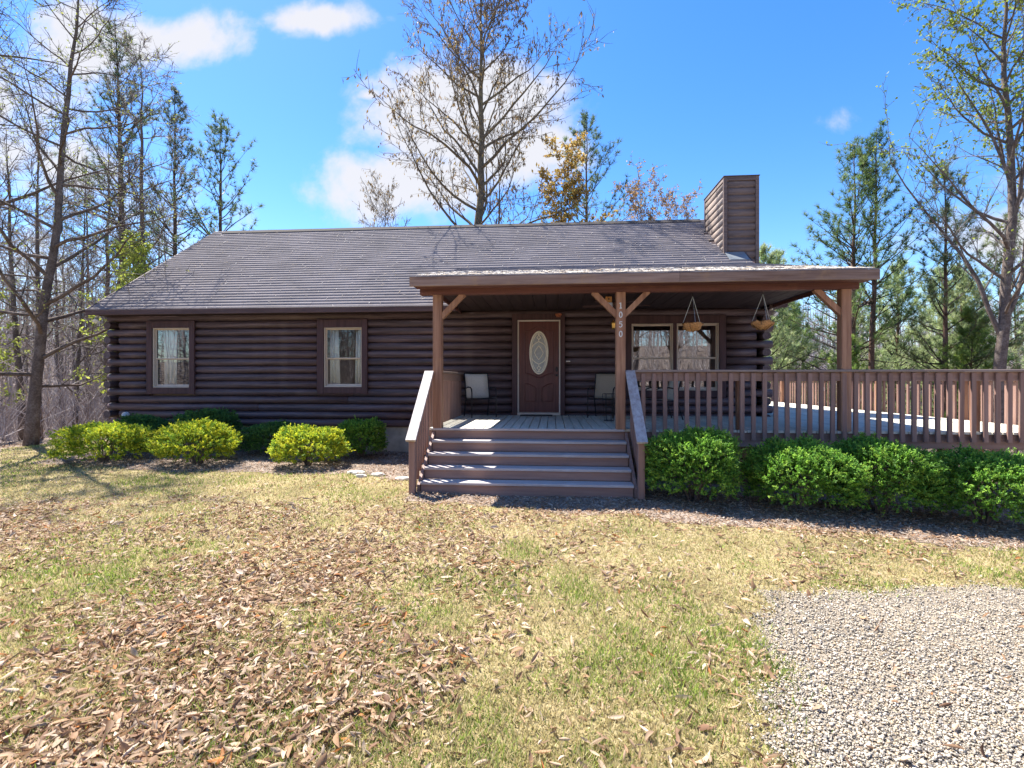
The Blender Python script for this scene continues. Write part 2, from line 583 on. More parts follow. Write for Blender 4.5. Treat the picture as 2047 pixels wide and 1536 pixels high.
rng = np.random.default_rng(11)
random.seed(5)

# ------------------------------------------------------------------ the ground


def sstep(a, b, x):
    t = np.clip((np.asarray(x, float) - a) / (b - a), 0, 1)
    return t * t * (3 - 2 * t)


def g(x, y):
    """height of the ground: lawn level with the house, falling away to the right, behind and into the woods"""
    x = np.asarray(x, float); y = np.asarray(y, float)
    z = -.85 + 0 * x + 0 * y
    z = z - .055 * np.clip(x - 1.5, 0, 9) * sstep(-9, -5.5, y) - .02 * np.clip(x - 3, 0, 6) * sstep(-7.5, -9.5, y)
    z = z + .07 * sstep(-2, -8, x) * sstep(-3.2, -.6, y)
    dr = np.clip(x - 9, 0, 40); z = z - .10 * dr * sstep(-12, -2, y)
    dl = np.clip(-11.6 - x, 0, 30); z = z - .085 * dl
    db = np.clip(y - 6, 0, 30); z = z - .07 * db
    z = z + .03 * np.sin(x * .9 + 1.3) * np.cos(y * .8) + .012 * np.sin(x * 2.7) * np.sin(y * 3.1 + .5)
    d = np.sqrt(x * x + (y + 4) ** 2)
    north = sstep(-30, 10, y)
    z = z + (9.0 * sstep(38, 95, d) + 10 * sstep(80, 220, d)) * north + 7.5 * sstep(-24, -75, y)
    return z


def grid_lines(lo, hi, fine_lo, fine_hi, step):
    a = list(np.arange(fine_lo, fine_hi + 1e-6, step))
    s, x = step, fine_hi
    while x < hi:
        s *= 1.22; x += s; a.append(x)
    s, x = step, fine_lo
    while x > lo:
        s *= 1.22; x -= s; a.insert(0, x)
    return np.array(a)


def ground():
    gx = grid_lines(-420, 420, -14, 11, .3)
    gy = grid_lines(-420, 420, -11, 3, .3)
    X, Y = np.meshgrid(gx, gy)
    Z = g(X, Y)
    nx, ny = len(gx), len(gy)
    V = np.stack([X, Y, Z], -1).reshape(-1, 3)
    i = np.arange(nx * ny).reshape(ny, nx)
    F = np.stack([i[:-1, :-1], i[:-1, 1:], i[1:, 1:], i[1:, :-1]], -1).reshape(-1, 4)
    o = inst('ground', soup('ground', V, F, None, MT['ground'], smooth=True), (0, 0, 0))
    tag(o, 'leaf strewn lawn running down into the woods', None, None, 'structure')
    return o


GROUND = ground()


def patch(name, inside, x0, x1, y0, y1, step, lift, mat, label):
    """a sheet laid just above the ground, its outline where inside(x, y) changes sign"""
    xs = np.arange(x0, x1, step); ys = np.arange(y0, y1, step)
    idx = {}
    V, F = [], []
    def vid(i, j):
        if (i, j) not in idx:
            x, y = xs[i], ys[j]
            idx[(i, j)] = len(V)
            V.append((x, y, float(g(x, y)) + lift))
        return idx[(i, j)]
    for i in range(len(xs) - 1):
        for j in range(len(ys) - 1):
            if inside(xs[i] + step / 2, ys[j] + step / 2):
                F.append((vid(i, j), vid(i + 1, j), vid(i + 1, j + 1), vid(i, j + 1)))
    o = inst(name, soup(name, np.array(V), np.array(F), None, mat, smooth=True), (0, 0, 0))
    return tag(o, label, None, None, 'structure')


def wob(x, y, s=1.):
    return math.sin(x * 13.1 + y * 9.) * .035 + math.sin(y * 17. - x * 6.) * .03 + math.sin(x * 2.1 * s + .7) * .10 + math.sin(y * 3.3 * s + x) * .07 + math.sin(x * 7.1 * s + y * 5) * .05


def in_gravel(x, y):
    x, y = float(x), float(y)
    w = wob(x, y) * .8
    edge_left = 1.62 + .32 * sstep(-8.0, -7.2, y) - .35 * sstep(-8.25, -9.0, y) + w
    edge_top = -6.98 + .13 * (x - 2.2) + w
    return x > edge_left and y < edge_top


def in_bed(x, y):
    x, y = float(x), float(y)
    w = wob(x, y)
    left = -9.75 < x < -1.6 and y > -2.75 + .3 * sstep(-5, -9, x) - .55 * sstep(-3.8, -2, x) + w and y < .1
    right = 1.4 < x < 9.2 and y > -5.15 - .05 * (x - 2) + w and y < -.2
    mid = -1.75 <= x <= 1.7 and y > -4.75 - .25 * math.sin(x * 1.7 + .6) + w and y < -.2
    return left or right or mid


patch('gravel_drive', in_gravel, 1.0, 9.0, -12.0, -5.8, .08, .006, MT['gravel'], 'pale grey gravel parking patch in the right foreground')
patch('mulch_bed', in_bed, -9.9, 9.3, -5.9, .15, .09, .005, MT['bed'], 'brown mulch bed along the front of the house')

# ------------------------------------------------------------------ the log house
HX0, HX1 = -10.20, 4.84
house = thing('log_house', (-2.66, 3.9, -.85), 'long dark brown log cabin with a grey shingle roof and front porch', 'house')
WZ0, LH = -.295, .1755
NCOURSE = 15


def log_profile(y_face, h, back):
    """D shaped log seen along its length, as (y, z) around its mid height"""
    p = []
    for k in range(9):
        a = -math.pi / 2 + math.pi * k / 8
        p.append((y_face + .045 - .105 * math.cos(a) ** .8 if abs(math.cos(a)) > 1e-6 else y_face + .045, h * .5 * math.sin(a)))
    p += [(back, h / 2), (back, -h / 2)]
    return p


# openings in the front wall: x0, x1, z0, z1 (trim outside edge)
OPEN = [(-9.26, -8.06, .45, 2.17), (-5.09, -3.90, .47, 2.17), (-.595, .575, -.06, 2.25), (1.875, 4.02, .40, 2.18)]
front = MB().box(HX0, HX1, .10, .13, WZ0, -.2)
def wall_backing():
    """inner wall sheet with its openings left free"""
    b = MB()
    xs = [HX0 + .12]
    for o in OPEN: xs += [o[0] + .12, o[1] - .12]
    xs.append(HX1 - .12)
    for i in range(0, len(xs), 2):
        b.box(xs[i], xs[i + 1], .09, .14, WZ0, 2.5)
    for o in OPEN:
        x0, x1 = o[0] + .12, o[1] - .12
        if o[2] > 0: b.box(x0, x1, .09, .14, WZ0, o[2] + .12)
        else: b.box(x0, x1, .09, .14, WZ0, -.02)
        b.box(x0, x1, .09, .14, o[3] - .12, 2.5)
    return b
front = wall_backing().build('front_wall', MT['room'], house)
for k in range(NCOURSE):
    z0 = WZ0 + k * LH
    zc = z0 + LH / 2
    a, b = (-10.28, 5.0) if k % 2 == 0 else (-9.98, 4.66)
    if k == 0: a = -10.05
    cuts = [(o[0] + .03, o[1] - .03) for o in OPEN if o[2] + .03 < zc < o[3] - .03]
    segs, x = [], a
    for c in cuts:
        segs.append((x, c[0])); x = c[1]
    segs.append((x, b))
    # butt joints in the long runs
    out = []
    for (p, q) in segs:
        if q - p > 5.2:
            m = p + (q - p) * random.uniform(.38, .62)
            out += [(p, m - .002), (m + .002, q)]
        else:
            out.append((p, q))
    for (p, q) in out:
        jy = random.uniform(-.005, .005)
        m = MB().prism([(y + jy, z + zc) for (y, z) in log_profile(0, LH * .985, .10)], 0, p, q)
        o = m.build('log', MT['log'], front, smooth=False)
        for poly in o.data.polygons:
            poly.use_smooth = len(poly.vertices) == 4
# gable walls: half courses of logs running back
for nm, xc, sgn in (('left_wall', HX0, -1), ('right_wall', HX1, 1)):
    w = MB().box(xc - .04, xc + .04, .15, 7.65, WZ0, 2.4).build(nm, MT['room'], house)
    for k in range(NCOURSE):
        zc = WZ0 + k * LH + LH / 2
        y0 = -.135 if k % 2 == 1 else .125
        if k == 0: y0 = .125
        n = 12
        m = MB().prism([(xc + .088 * math.cos(2 * math.pi * i / n), zc + LH * .485 * math.sin(2 * math.pi * i / n)) for i in range(n)], 1, y0, 7.9)
        o = m.build('log', MT['log_y'], w)
    # gable triangle
    MB().prism([(.0, 2.34), (7.8, 2.34), (3.9, 5.05)], 0, xc - .05, xc + .05).build('gable_panel', MT['log_y'], house)
back = MB().box(HX0 + .1, HX1 - .1, 7.7, 7.85, WZ0, 2.4).build('back_wall', MT['log'], house)
MB().box(HX0 + .1, HX1 - .1, .06, 7.7, -.9, WZ0 + .005).build('foundation', MT['concrete'], house)
MB().box(HX0 + .15, HX1 - .15, .15, 7.65, -.02, .03).build('room_floor', MT['room'], house)
MB().box(HX0 + .15, HX1 - .15, 3.2, 3.25, .03, 2.40).build('room_partition', MT['room'], house)
MB().box(HX0 + .15, HX1 - .15, .15, 7.65, 2.40, 2.44).build('room_ceiling', MT['room'], house)

# ---- windows


def sash_window(parent, x0, x1, z0, z1, curtains, seed, glass='glass'):
    """double hung window in an opening; frame pieces and panes are sub-parts of the window"""
    w = MB()
    fr = .022
    # outer frame ring, slightly proud of the sash
    w.board(x0, x0 + fr, -.055, .06, z0, z1); w.board(x1 - fr, x1, -.055, .06, z0, z1)
    w.board(x0 + fr, x1 - fr, -.055, .06, z1 - fr, z1); w.board(x0 + fr, x1 - fr, -.06, .06, z0, z0 + fr)
    win = w.build('window', MT['vinyl'], parent)
    zm = (z0 + z1) / 2 - .03
    for (a, b, y) in ((zm, z1 - fr, .004), (z0 + fr, zm + .012, .03)):
        s = MB()
        t = .026
        s.board(x0 + fr, x0 + fr + t, y, y + .025, a, b); s.board(x1 - fr - t, x1 - fr, y, y + .025, a, b)
        s.board(x0 + fr + t, x1 - fr - t, y, y + .025, b - t, b); s.board(x0 + fr + t, x1 - fr - t, y, y + .025, a, a + (t if a == zm else .05))
        s.build('sash', MT['vinyl'], win)
        MB().box(x0 + fr + t, x1 - fr - t, y + .010, y + .014, a + t, b - t).build('pane', MT[glass], win)
    for (c0, c1, d0, d1) in curtains:           # top left, top right, bottom left, bottom right as shares of the width
        n = 28
        V, F = [], []
        W = x1 - x0 - 2 * fr
        for i in range(n + 1):
            u = i / n
            for q, (e0, e1, z) in enumerate(((c0, c1, z1 + .03), (d0, d1, z0 - .03))):
                x = x0 + fr + W * (e0 + (e1 - e0) * u)
                y = .15 + .022 * math.sin(u * 17 + seed + q * .4) + .012 * math.sin(u * 41 + seed)
                V.append((x, y, z))
        for i in range(n):
            F.append((2 * i, 2 * i + 2, 2 * i + 3, 2 * i + 1))
        c = MB().add(V, F)
        co = c.build('curtain', MT['curtain'], win, smooth=True)
        so = co.modifiers.new('thick', 'SOLIDIFY'); so.thickness = .004
    return win


def trim_ring(parent, x0, x1, z0, z1, ix0, ix1, iz0, iz1, name='window_trim', bottom=True):
    y0, y1 = -.082, .09
    t = MB()
    t.board(x0, ix0, y0, y1, z0, z1); t.board(ix1, x1, y0, y1, z0, z1)
    t.board(ix0 + .002, ix1 - .002, y0 + .003, y1, iz1, z1 - .002)
    if bottom: t.board(ix0 + .002, ix1 - .002, y0 + .003, y1, z0 + .002, iz0)
    return t.build(name, MT['trim'], parent)


trim_ring(house, *OPEN[0], -9.12, -8.195, .60, 2.01)
sash_window(house, -9.118, -8.197, .602, 2.008, [(.10, .52, .10, .50), (.86, 1.0, .97, 1.0)], .3)
trim_ring(house, *OPEN[1], -4.93, -4.035, .615, 1.985)
sash_window(house, -4.928, -4.037, .617, 1.983, [(.02, .27, .02, .33), (.76, 1.0, .73, 1.0)], 2.1)
trim_ring(house, *OPEN[3], 2.02, 3.88, .55, 2.01)
MB().board(2.915, 2.985, -.07, .08, .553, 2.008).build('window_mullion', MT['trim'], house)
sash_window(house, 2.022, 2.913, .553, 2.007, [], 1., 'glass_porch')
sash_window(house, 2.987, 3.878, .553, 2.007, [], 1., 'glass_porch')

# ---- front door
trim_ring(house, *OPEN[2], -.475, .475, 0, 2.115, 'door_trim', False)
fr = MB()
fr.board(-.474, -.446, -.055, .07, .0, 2.112); fr.board(.446, .474, -.055, .07, .0, 2.112); fr.board(-.445, .445, -.053, .07, 2.085, 2.112)
fr.build('door_frame', MT['cream'], house)
MB().board(-.475, .475, -.11, .06, .002, .06).build('door_sill', MT['vinyl'], house)
door = MB().board(-.443, .443, -.022, .022, .064, 2.082).build('door', MT['door'], house)
def ring(cx, cz, rx, rz, n=40):
    return [(cx + rx * math.cos(2 * math.pi * i / n), cz + rz * math.sin(2 * math.pi * i / n)) for i in range(n)]
MB().prism([(x, z) for (x, z) in ring(0, 1.385, .205, .475)], 1, -.040, -.020).build('oval_glass', MT['etched'], door)
m = MB()
for rx, rz, r in ((.195, .465, .018), (.162, .425, .008)):
    p = ring(0, 1.385, rx, rz); p.append(p[0])
    m.tube([(x, -.042, z) for x, z in p], r, 6)
def arc(p, q, bulge, n=8):
    (x0, z0), (x1, z1) = p, q
    return [(x0 + (x1 - x0) * i / n - (z1 - z0) * bulge * math.sin(math.pi * i / n), -.042, z0 + (z1 - z0) * i / n + (x1 - x0) * bulge * math.sin(math.pi * i / n)) for i in range(n + 1)]
cz = 1.385
for s in (-1, 1):
    for t in (-1, 1):
        m.tube(arc((s * .165, cz), (0, cz + t * .25), -.20 * s * t), .012, 5)
        m.tube(arc((s * .095, cz), (0, cz + t * .155), -.05 * s * t), .012, 5)
        m.tube(arc((0, cz + t * .25), (s * .045, cz + t * .33), .2 * s * t), .009, 5)
        m.tube(arc((s * .045, cz + t * .33), (0, cz + t * .43), .1 * s * t), .009, 5)
m.build('caming', MT['came'], door)
m = MB()
prof = []
for i in range(17):                      # arched top of the upper panel, swooping bottom
    u = -1 + 2 * i / 16
    prof.append((u * .31, 1.86 + .11 * math.exp(-(u * 2.0) ** 2) - .0))
up = prof + [(.31, .93)] + [(-u * .31, .93 - .10 * math.exp(-(u * 1.9) ** 2)) for u in [-1 + 2 * i / 16 for i in range(17)]] + [(-.31, 1.86)]
up.append(up[0])
m.tube([(x, -.022, z) for x, z in up], .013, 6)
for s in (-1, 1):
    lp = [(s * .31, .30), (s * .065, .30), (s * .065, .60)] + [(s * (.065 + .245 * i / 8), .60 + .10 * math.sin(math.pi / 2 * i / 8)) for i in range(1, 9)] + [(s * .31, .30)]
    m.tube([(x, -.022, z) for x, z in lp], .012, 6)
    pan = [(s * .285, .325), (s * .09, .325), (s * .09, .585)] + [(s * (.09 + .195 * i / 8), .585 + .085 * math.sin(math.pi / 2 * i / 8)) for i in range(1, 9)]
    m.prism(pan, 1, -.030, -.021)
m.build('panel_moulding', MT['door'], door)
h = MB()
h.prism([(.395 + .030 * math.cos(a), 1.02 + .06 * math.sin(a)) for a in [2 * math.pi * i / 14 for i in range(14)]], 1, -.036, -.021)
h.tube([(.395, -.03, 1.02), (.395, -.07, 1.02)], .012, 8)
h.lathe([(.002, 0), (.02, .005), (.026, .02), (.02, .036), (.002, .04)], 0, 0, 10) if False else None
h.tube([(.395, -.065, .885), (.395, -.095, .885)], [.028, .022], 10)
h.tube([(.395, -.022, .885), (.395, -.066, .885)], .011, 8)
h.build('handle', MT['black_metal'], door)

# ---- main roof
PITCH = .7035
EY, EZ = -.45, 2.405
RY, RZ = 3.9, EZ + PITCH * (3.9 - EY)
RX0, RX1 = -10.38, 5.08
def roof_z(y): return EZ + PITCH * (y - EY)
PX0, PX1 = -1.93, 5.04          # the porch roof's run
PEY, PEZ, PS = -3.45, 2.405, .25
def porch_z(y): return PEZ + PS * (y - PEY)
m = MB()
t = .10
m.prism([(EY, EZ - .015), (RY, RZ - .015), (RY, RZ - t), (EY, EZ - .06)], 0, RX0, RX1)
m.prism([(2 * RY - EY, EZ), (RY + .001, RZ), (RY + .001, RZ - t), (2 * RY - EY, EZ - .06)], 0, RX0, RX1)
roof = m.build('roof', MT['ceil'], house)
MB().board(RX0, PX0 + .22, EY - .045, EY - .002, EZ - .135, EZ - .005).build('fascia_board', MT['fascia'], roof)
MB().board(4.75, RX1, EY - .045, EY - .002, EZ - .135, EZ - .005).build('fascia_board', MT['fascia'], roof)
MB().box(RX0, PX0 + .2, EY, .09, EZ - .115, EZ - .09).build('soffit', MT['ceil'], roof)
MB().box(4.75, RX1, EY, .09, EZ - .115, EZ - .09).build('soffit', MT['ceil'], roof)
for x0 in (RX0 - .035, RX1 + .001):
    MB().prism([(EY - .03, EZ - .13), (EY - .03, EZ + .0), (RY, RZ - .0), (RY, RZ - .15)], 0, x0, x0 + .034).build('rake_board', MT['fascia'], roof)
    MB().prism([(2 * RY - EY + .03, EZ - .13), (2 * RY - EY + .03, EZ + .0), (RY + .002, RZ - .0), (RY + .002, RZ - .15)], 0, x0, x0 + .034).build('rake_board', MT['fascia'], roof)
MB().prism([(RY - .16, RZ - .085), (RY, RZ + .035), (RY + .16, RZ - .085), (RY + .16, RZ - .10), (RY, RZ + .02), (RY - .16, RZ - .10)], 0, RX0 + .35, 4.6).build('ridge_vent', MT['mat'], roof)

EXPO, TABW = .146, .31
SL = math.sqrt(1 + PITCH ** 2)
ROOFLEN = (RY - EY) * SL


def tab_mesh(w, h, th):
    """one shingle tab lying on the slope: x along the eave, v up the slope, butt edge proud"""
    g2 = 0.
    return [(g2, 0, 0), (w - g2, 0, 0), (w - g2, h, 0), (g2, h, 0), (g2, 0, th), (w - g2, 0, th), (w - g2, h, .001), (g2, h, .001)], \
           [(4, 5, 6, 7), (0, 1, 5, 4)]


def lay_shingles(parent, x0, x1, y_of, z_of, slen, pitch, n_rows, parts_budget, skip=None):
    """rows of tabs up a slope; the first tabs (nearest the eave) are single parts, the rest one mesh"""
    TV, TF = tab_mesh(TABW, EXPO * 1.12, .0085)
    sl = math.sqrt(1 + pitch * pitch)
    ex = np.array([1, 0, 0.]); ev = np.array([0, 1 / sl, pitch / sl]); en = np.array([0, -pitch / sl, 1 / sl])
    B = np.stack([ex, ev, en])
    vs = np.array(TV)
    meshes = []
    for k in range(6):
        tone = [.95, .98, 1.0, 1.02, 1.05, .92][k]
        F = np.array(TF)
        v3 = vs.copy(); v3[4:6, 2] = (.0035, .0065, .005, .0075, .004, .006)[k]
        me = soup('shingle', v3 @ B, F, np.tile([tone, tone * .985, tone * .97], (8, 1)), MT['shingle'])
        meshes.append(me)
    allV, allF, allC, nb, used = [], [], [], 0, 0
    for r in range(n_rows):
        s = r * EXPO - .02
        off = random.uniform(0, 1) * TABW
        x = x0 - off
        while x < x1:
            a, b = max(x, x0), min(x + TABW, x1)
            if b - a > .04 and not (skip and skip((a + b) / 2, s)):
                o = np.array([a, y_of(s), z_of(s)]) + en * random.uniform(0, .0008)
                full = b - a > TABW - .01
                k = random.choice([0, 1, 1, 2, 2, 2, 3, 3, 4, 5])
                if full and used < parts_budget:
                    inst('shingle', meshes[k], o, parent); used += 1
                else:
                    tone = random.uniform(.93, 1.06)
                    v2 = vs.copy()
                    v2[:, 0] *= (b - a) / TABW
                    v2[4:6, 2] = random.choice((.0035, .0045, .005, .0065, .0075))
                    allV.append(v2 @ B + o); allF.append(np.array(TF) + nb); nb += 8
                    allC.append(np.tile([tone, tone * .985, tone * .97], (8, 1)))
            x += TABW
    me = soup('shingle_field', np.vstack(allV), np.vstack(allF), np.vstack(allC), MT['shingle'])
    tag(inst('shingle_field', me, (0, 0, 0), parent), None, None, None, 'stuff')


CHX0, CHX1, CHY0, CHY1 = 4.57, 5.42, 1.72, 3.35
def under_main(x, s):
    y = EY + s / SL
    if x > PX0 and x < PX1 and roof_z(y) < porch_z(y) - .02: return True
    return CHX0 < x and CHY0 < y < CHY1
lay_shingles(roof, RX0 - .03, RX1 + .03, lambda s: EY - .03 + s / SL, lambda s: roof_z(EY - .03 + s / SL) + .004, ROOFLEN, PITCH, int(ROOFLEN / EXPO) + 1, 260, under_main)

# ---- porch roof
YM = (EZ - PITCH * EY - PEZ + PS * PEY) / (PS - PITCH)      # where the two slopes meet
PSL = math.sqrt(1 + PS ** 2)
m = MB().prism([(PEY, PEZ - .02), (YM + .15, porch_z(YM + .15) - .02), (YM + .15, porch_z(YM + .15) - .06), (PEY, PEZ - .06)], 0, PX0, PX1)
proof = m.build('porch_roof', MT['ceil'], house)
lay_shingles(proof, PX0 - .02, PX1 + .02, lambda s: PEY - .02 + s / PSL, lambda s: porch_z(PEY - .02 + s / PSL), 0, PS, int((YM + .1 - PEY) * PSL / EXPO) + 1, 40)
MB().board(PX0, 2.2 - .002, PEY - .042, PEY - .003, PEZ - .16, PEZ - .012).build('fascia_board', MT['weathered'], proof)
MB().board(2.2 + .002, PX1, PEY - .042, PEY - .003, PEZ - .16, PEZ - .012).build('fascia_board', MT['weathered'], proof)
for x0 in (PX0 - .0, PX1 - .036):
    MB().prism([(PEY - .001, PEZ - .155), (PEY - .001, PEZ - .014), (YM, porch_z(YM) - .014), (YM, porch_z(YM) - .155)], 0, x0, x0 + .036).build('rake_board', MT['weathered'], proof)
# eaves box, ceiling boards, gable infill
MB().box(PX0 + .04, PX1 - .04, PEY, -3.175, PEZ - .150, PEZ - .125).build('soffit', MT['beam'], proof)
for i in range(28):
    x0 = PX0 + .2 + i * .2375
    MB().board(x0 + .003, x0 + .2345, -3.02, -.02, 2.335, 2.355, .003).build('ceiling_board', MT['ceil'], proof)
for x0 in (PX0 + .17, PX1 - .21):
    MB().prism([(-3.03, 2.27), (-3.03, porch_z(-3.03) - .065), (.02, porch_z(.02) - .065), (.02, 2.27)], 0, x0, x0 + .028).build('gable_panel', MT['beam'], proof)
MB().board(PX0 + .08, PX1 - .10, -3.17, -3.03, 2.165, 2.33, .008).build('porch_beam', MT['beam'], proof)

# ---- porch posts with braces
DIG = {'1': [[(-.020, .030), (.0, .043), (.0, -.043)], [(-.018, -.043), (.018, -.043)]],
       '5': [[(.022, .041), (-.014, .041), (-.018, .006), (-.004, .013), (.013, .008), (.021, -.012), (.014, -.034), (-.003, -.043), (-.022, -.034)]],
       '0': [[(.021 * math.cos(a), .043 * math.sin(a)) for a in [2 * math.pi * i / 16 for i in range(17)]]]}
for (px, braces) in ((-1.565, (1,)), (1.375, (-1, 1)), (4.76, (-1,))):
    post = MB().board(px - .073, px + .073, -3.172 + .001, -3.028, -.0, 2.164, .008).build('porch_post', MT['post'], house)
    for s in braces:
        MB().bar((px + s * .05, -3.1, 1.80), (px + s * .43, -3.1, 2.18), .085, .085, (0, 1, 0)).build('brace', MT['post'], post)
    if px == 1.375:
        for ch, z in zip('1050', (1.955, 1.808, 1.655, 1.505)):
            d = MB()
            for st in DIG[ch]:
                d.tube([(px - .005 + x, -3.178, z + zz) for x, zz in st], .0085, 6)
            d.build('house_number', MT['white'], post)

# ---- chimney
m = MB().box(CHX0 + .03, CHX1 - .03, CHY0 + .04, CHY1 - .04, -.02, 5.86)
chim = m.build('chimney', MT['chim'], house)
CH = .177
k = 0
z = 5.86 - .10 - CH
while z > 2.7:
    pr = [(.05 - .045 * math.cos(a) ** .8, CH * .49 * math.sin(a)) for a in [-math.pi / 2 + .02 + (math.pi - .04) * i / 7 for i in range(8)]] + [(.06, CH / 2), (.06, -CH / 2)]
    zc = z + CH / 2
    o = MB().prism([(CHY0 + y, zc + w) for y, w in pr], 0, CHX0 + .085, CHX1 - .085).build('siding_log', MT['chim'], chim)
    for q in o.data.polygons: q.use_smooth = len(q.vertices) == 4
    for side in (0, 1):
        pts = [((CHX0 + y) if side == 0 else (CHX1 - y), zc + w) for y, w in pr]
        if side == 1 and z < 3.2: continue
        o = MB().prism(pts, 1, CHY0 + .085, CHY1 - .085).build('siding_log', MT['chim_y_sunlit'], chim)
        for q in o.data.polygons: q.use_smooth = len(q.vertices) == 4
    z -= CH
for (x0, x1, y0, y1) in ((CHX0 - .002, CHX0 + .085, CHY0 - .006, CHY0 + .085), (CHX1 - .085, CHX1 + .002, CHY0 - .006, CHY0 + .085), (CHX0 - .002, CHX0 + .085, CHY1 - .085, CHY1 + .004), (CHX1 - .085, CHX1 + .002, CHY1 - .085, CHY1 + .004)):
    MB().board(x0, x1, y0, y1, 2.7, 5.855).build('corner_board', MT['chim'], chim)
MB().board(CHX0 + .084, CHX1 - .084, CHY0 - .004, CHY0 + .05, 5.758, 5.853).build('top_board', MT['chim'], chim)
MB().board(CHX0 - .000, CHX0 + .05, CHY0 + .086, CHY1 - .086, 5.758, 5.853).build('top_board', MT['chim_y_sunlit'], chim)
MB().board(CHX0 - .015, CHX1 + .015, CHY0 - .02, CHY1 + .02, 5.856, 5.878).build('cap', MT['chim'], chim)
MB().prism([(CHY0 - .35, roof_z(CHY0 - .35) + .022), (CHY0 + .02, roof_z(CHY0) + .05), (CHY0 + .02, roof_z(CHY0) + .04), (CHY0 - .35, roof_z(CHY0 - .35) + .018)], 0, CHX0 + .02, RX1 - .02).build('flashing', MT['metal_flash'], chim)

# ------------------------------------------------------------------ deck, steps and railings
DX1 = 8.42
deck = thing('porch_deck', (3.3, -1.5, -.85), 'raised deck of bleached boards running from the steps round the right side', 'deck')
bw, gap = .1345, .013
nb = int((DX1 + 1.70) / (bw + gap))
cache = {}
for i in range(nb):
    x0 = -1.70 + i * (bw + gap)
    y1 = -.065 if x0 < 4.95 else 8.4
    key = y1
    if key not in cache:
        me, c = MB().board(0, bw, -3.135, y1, -.038, 0, .004).mesh('deck_board', MT['deck'])
        cache[key] = (me, c)
    me, c = cache[key]
    inst('deck_board', me, (x0 + c.x, c.y, c.z + random.uniform(-.002, .002)), deck)
def piece(name, mat, parent, *b, c=.005):
    return MB().board(*b, c).build(name, MT[mat], parent)
piece('rim_board', 'paint', deck, 1.455, 5.02, -3.105, -3.066, -.262, -.042)
piece('rim_board', 'paint', deck, 5.024, DX1, -3.105, -3.066, -.262, -.042)
piece('rim_board', 'paint', deck, DX1 - .04, DX1, -3.064, 8.4, -.262, -.042)
piece('rim_board', 'paint', deck, -1.70, -1.66, -3.1, -.07, -.262, -.042)
piece('rim_board', 'paint', deck, -1.655, 1.45, -3.105, -3.066, -.262, -.042)
for (x, y) in ((3.2, -2.9), (5.05, -2.9), (6.8, -2.9), (8.3, -2.9), (3.2, -1.2), (5.2, -.9), (8.3, -.2), (6.8, .5), (8.3, 2.4), (8.3, 5.0), (5.3, 3.), (-1.6, -2.9), (-1.6, -1.2)):
    zb = float(g(x, y)) - .05
    piece('support_post', 'post', deck, x - .07, x + .07, y - .07, y + .07, zb, -.27)
for y in (-2.9, -1.2):
    piece('joist', 'paint', deck, -1.6, 8.3, y - .02, y + .02, -.268, -.05)

BALM = MB().board(-.032, .032, -.019, .019, -.52, .52, .004).mesh('baluster', MT['paint_z'], centre=(0, 0, 0))[0]


def straight_rail(label, p, q, out, posts, cat='railing', zcap=.905, step=.166, cap_mat='cap', group='brown painted deck railings'):
    """level railing from p to q (x, y); out = +1/-1 side the balusters stand on"""
    p, q = Vector((p[0], p[1], 0)), Vector((q[0], q[1], 0))
    d = (q - p).normalized()
    nrm = Vector((d.y, -d.x, 0)) * out
    mid = (p + q) / 2
    r = thing('deck_railing', (mid.x, mid.y, 0), label, cat, group)
    L = (q - p).length
    horiz = abs(d.x) > .5
    def bd(name, mat, a0, a1, n0, n1, z0, z1):
        A = p + d * a0 + nrm * n0; B = p + d * a1 + nrm * n1
        return MB().board(min(A.x, B.x), max(A.x, B.x), min(A.y, B.y), max(A.y, B.y), z0, z1).build(name, MT[mat], r)
    nseg = max(1, round(L / 3.6))
    for i in range(nseg):
        bd('rail_cap', cap_mat, L * i / nseg + .001, L * (i + 1) / nseg - .001, -.075, .075, zcap - .002, zcap + .034)
        bd('top_rail', 'paint' if horiz else 'paint', L * i / nseg + .001, L * (i + 1) / nseg - .001, -.02, .018, zcap - .142, zcap - .004)
    n = int(L / step)
    for i in range(n):
        a = (i + .5) * L / n
        c = p + d * a + nrm * .0385
        o = inst('baluster', BALM, (c.x, c.y, .365 + random.uniform(-.006, .006)), r, (random.uniform(-.004, .004), random.uniform(-.006, .006), 0 if horiz else R(90)))
    for a in posts:
        c = p + d * a - nrm * .066
        MB().board(c.x - .045, c.x + .045, c.y - .045, c.y + .045, .003, zcap - .004).build('rail_post', MT['post'], r)
    return r


straight_rail('long front deck railing right of the steps, above the round green shrubs', (1.47, -3.118), (DX1 + .07, -3.118), 1, (1.75, 5.2))
straight_rail('side deck railing running back from the deck corner towards the pines', (DX1 + .012, -3.04), (DX1 + .012, 8.35), 1, (2.4, 5.0, 7.6, 10.2))
straight_rail('short porch railing behind the left porch post beside the patio chair', (-1.70, -2.99), (-1.70, -.12), -1, (), step=.13)

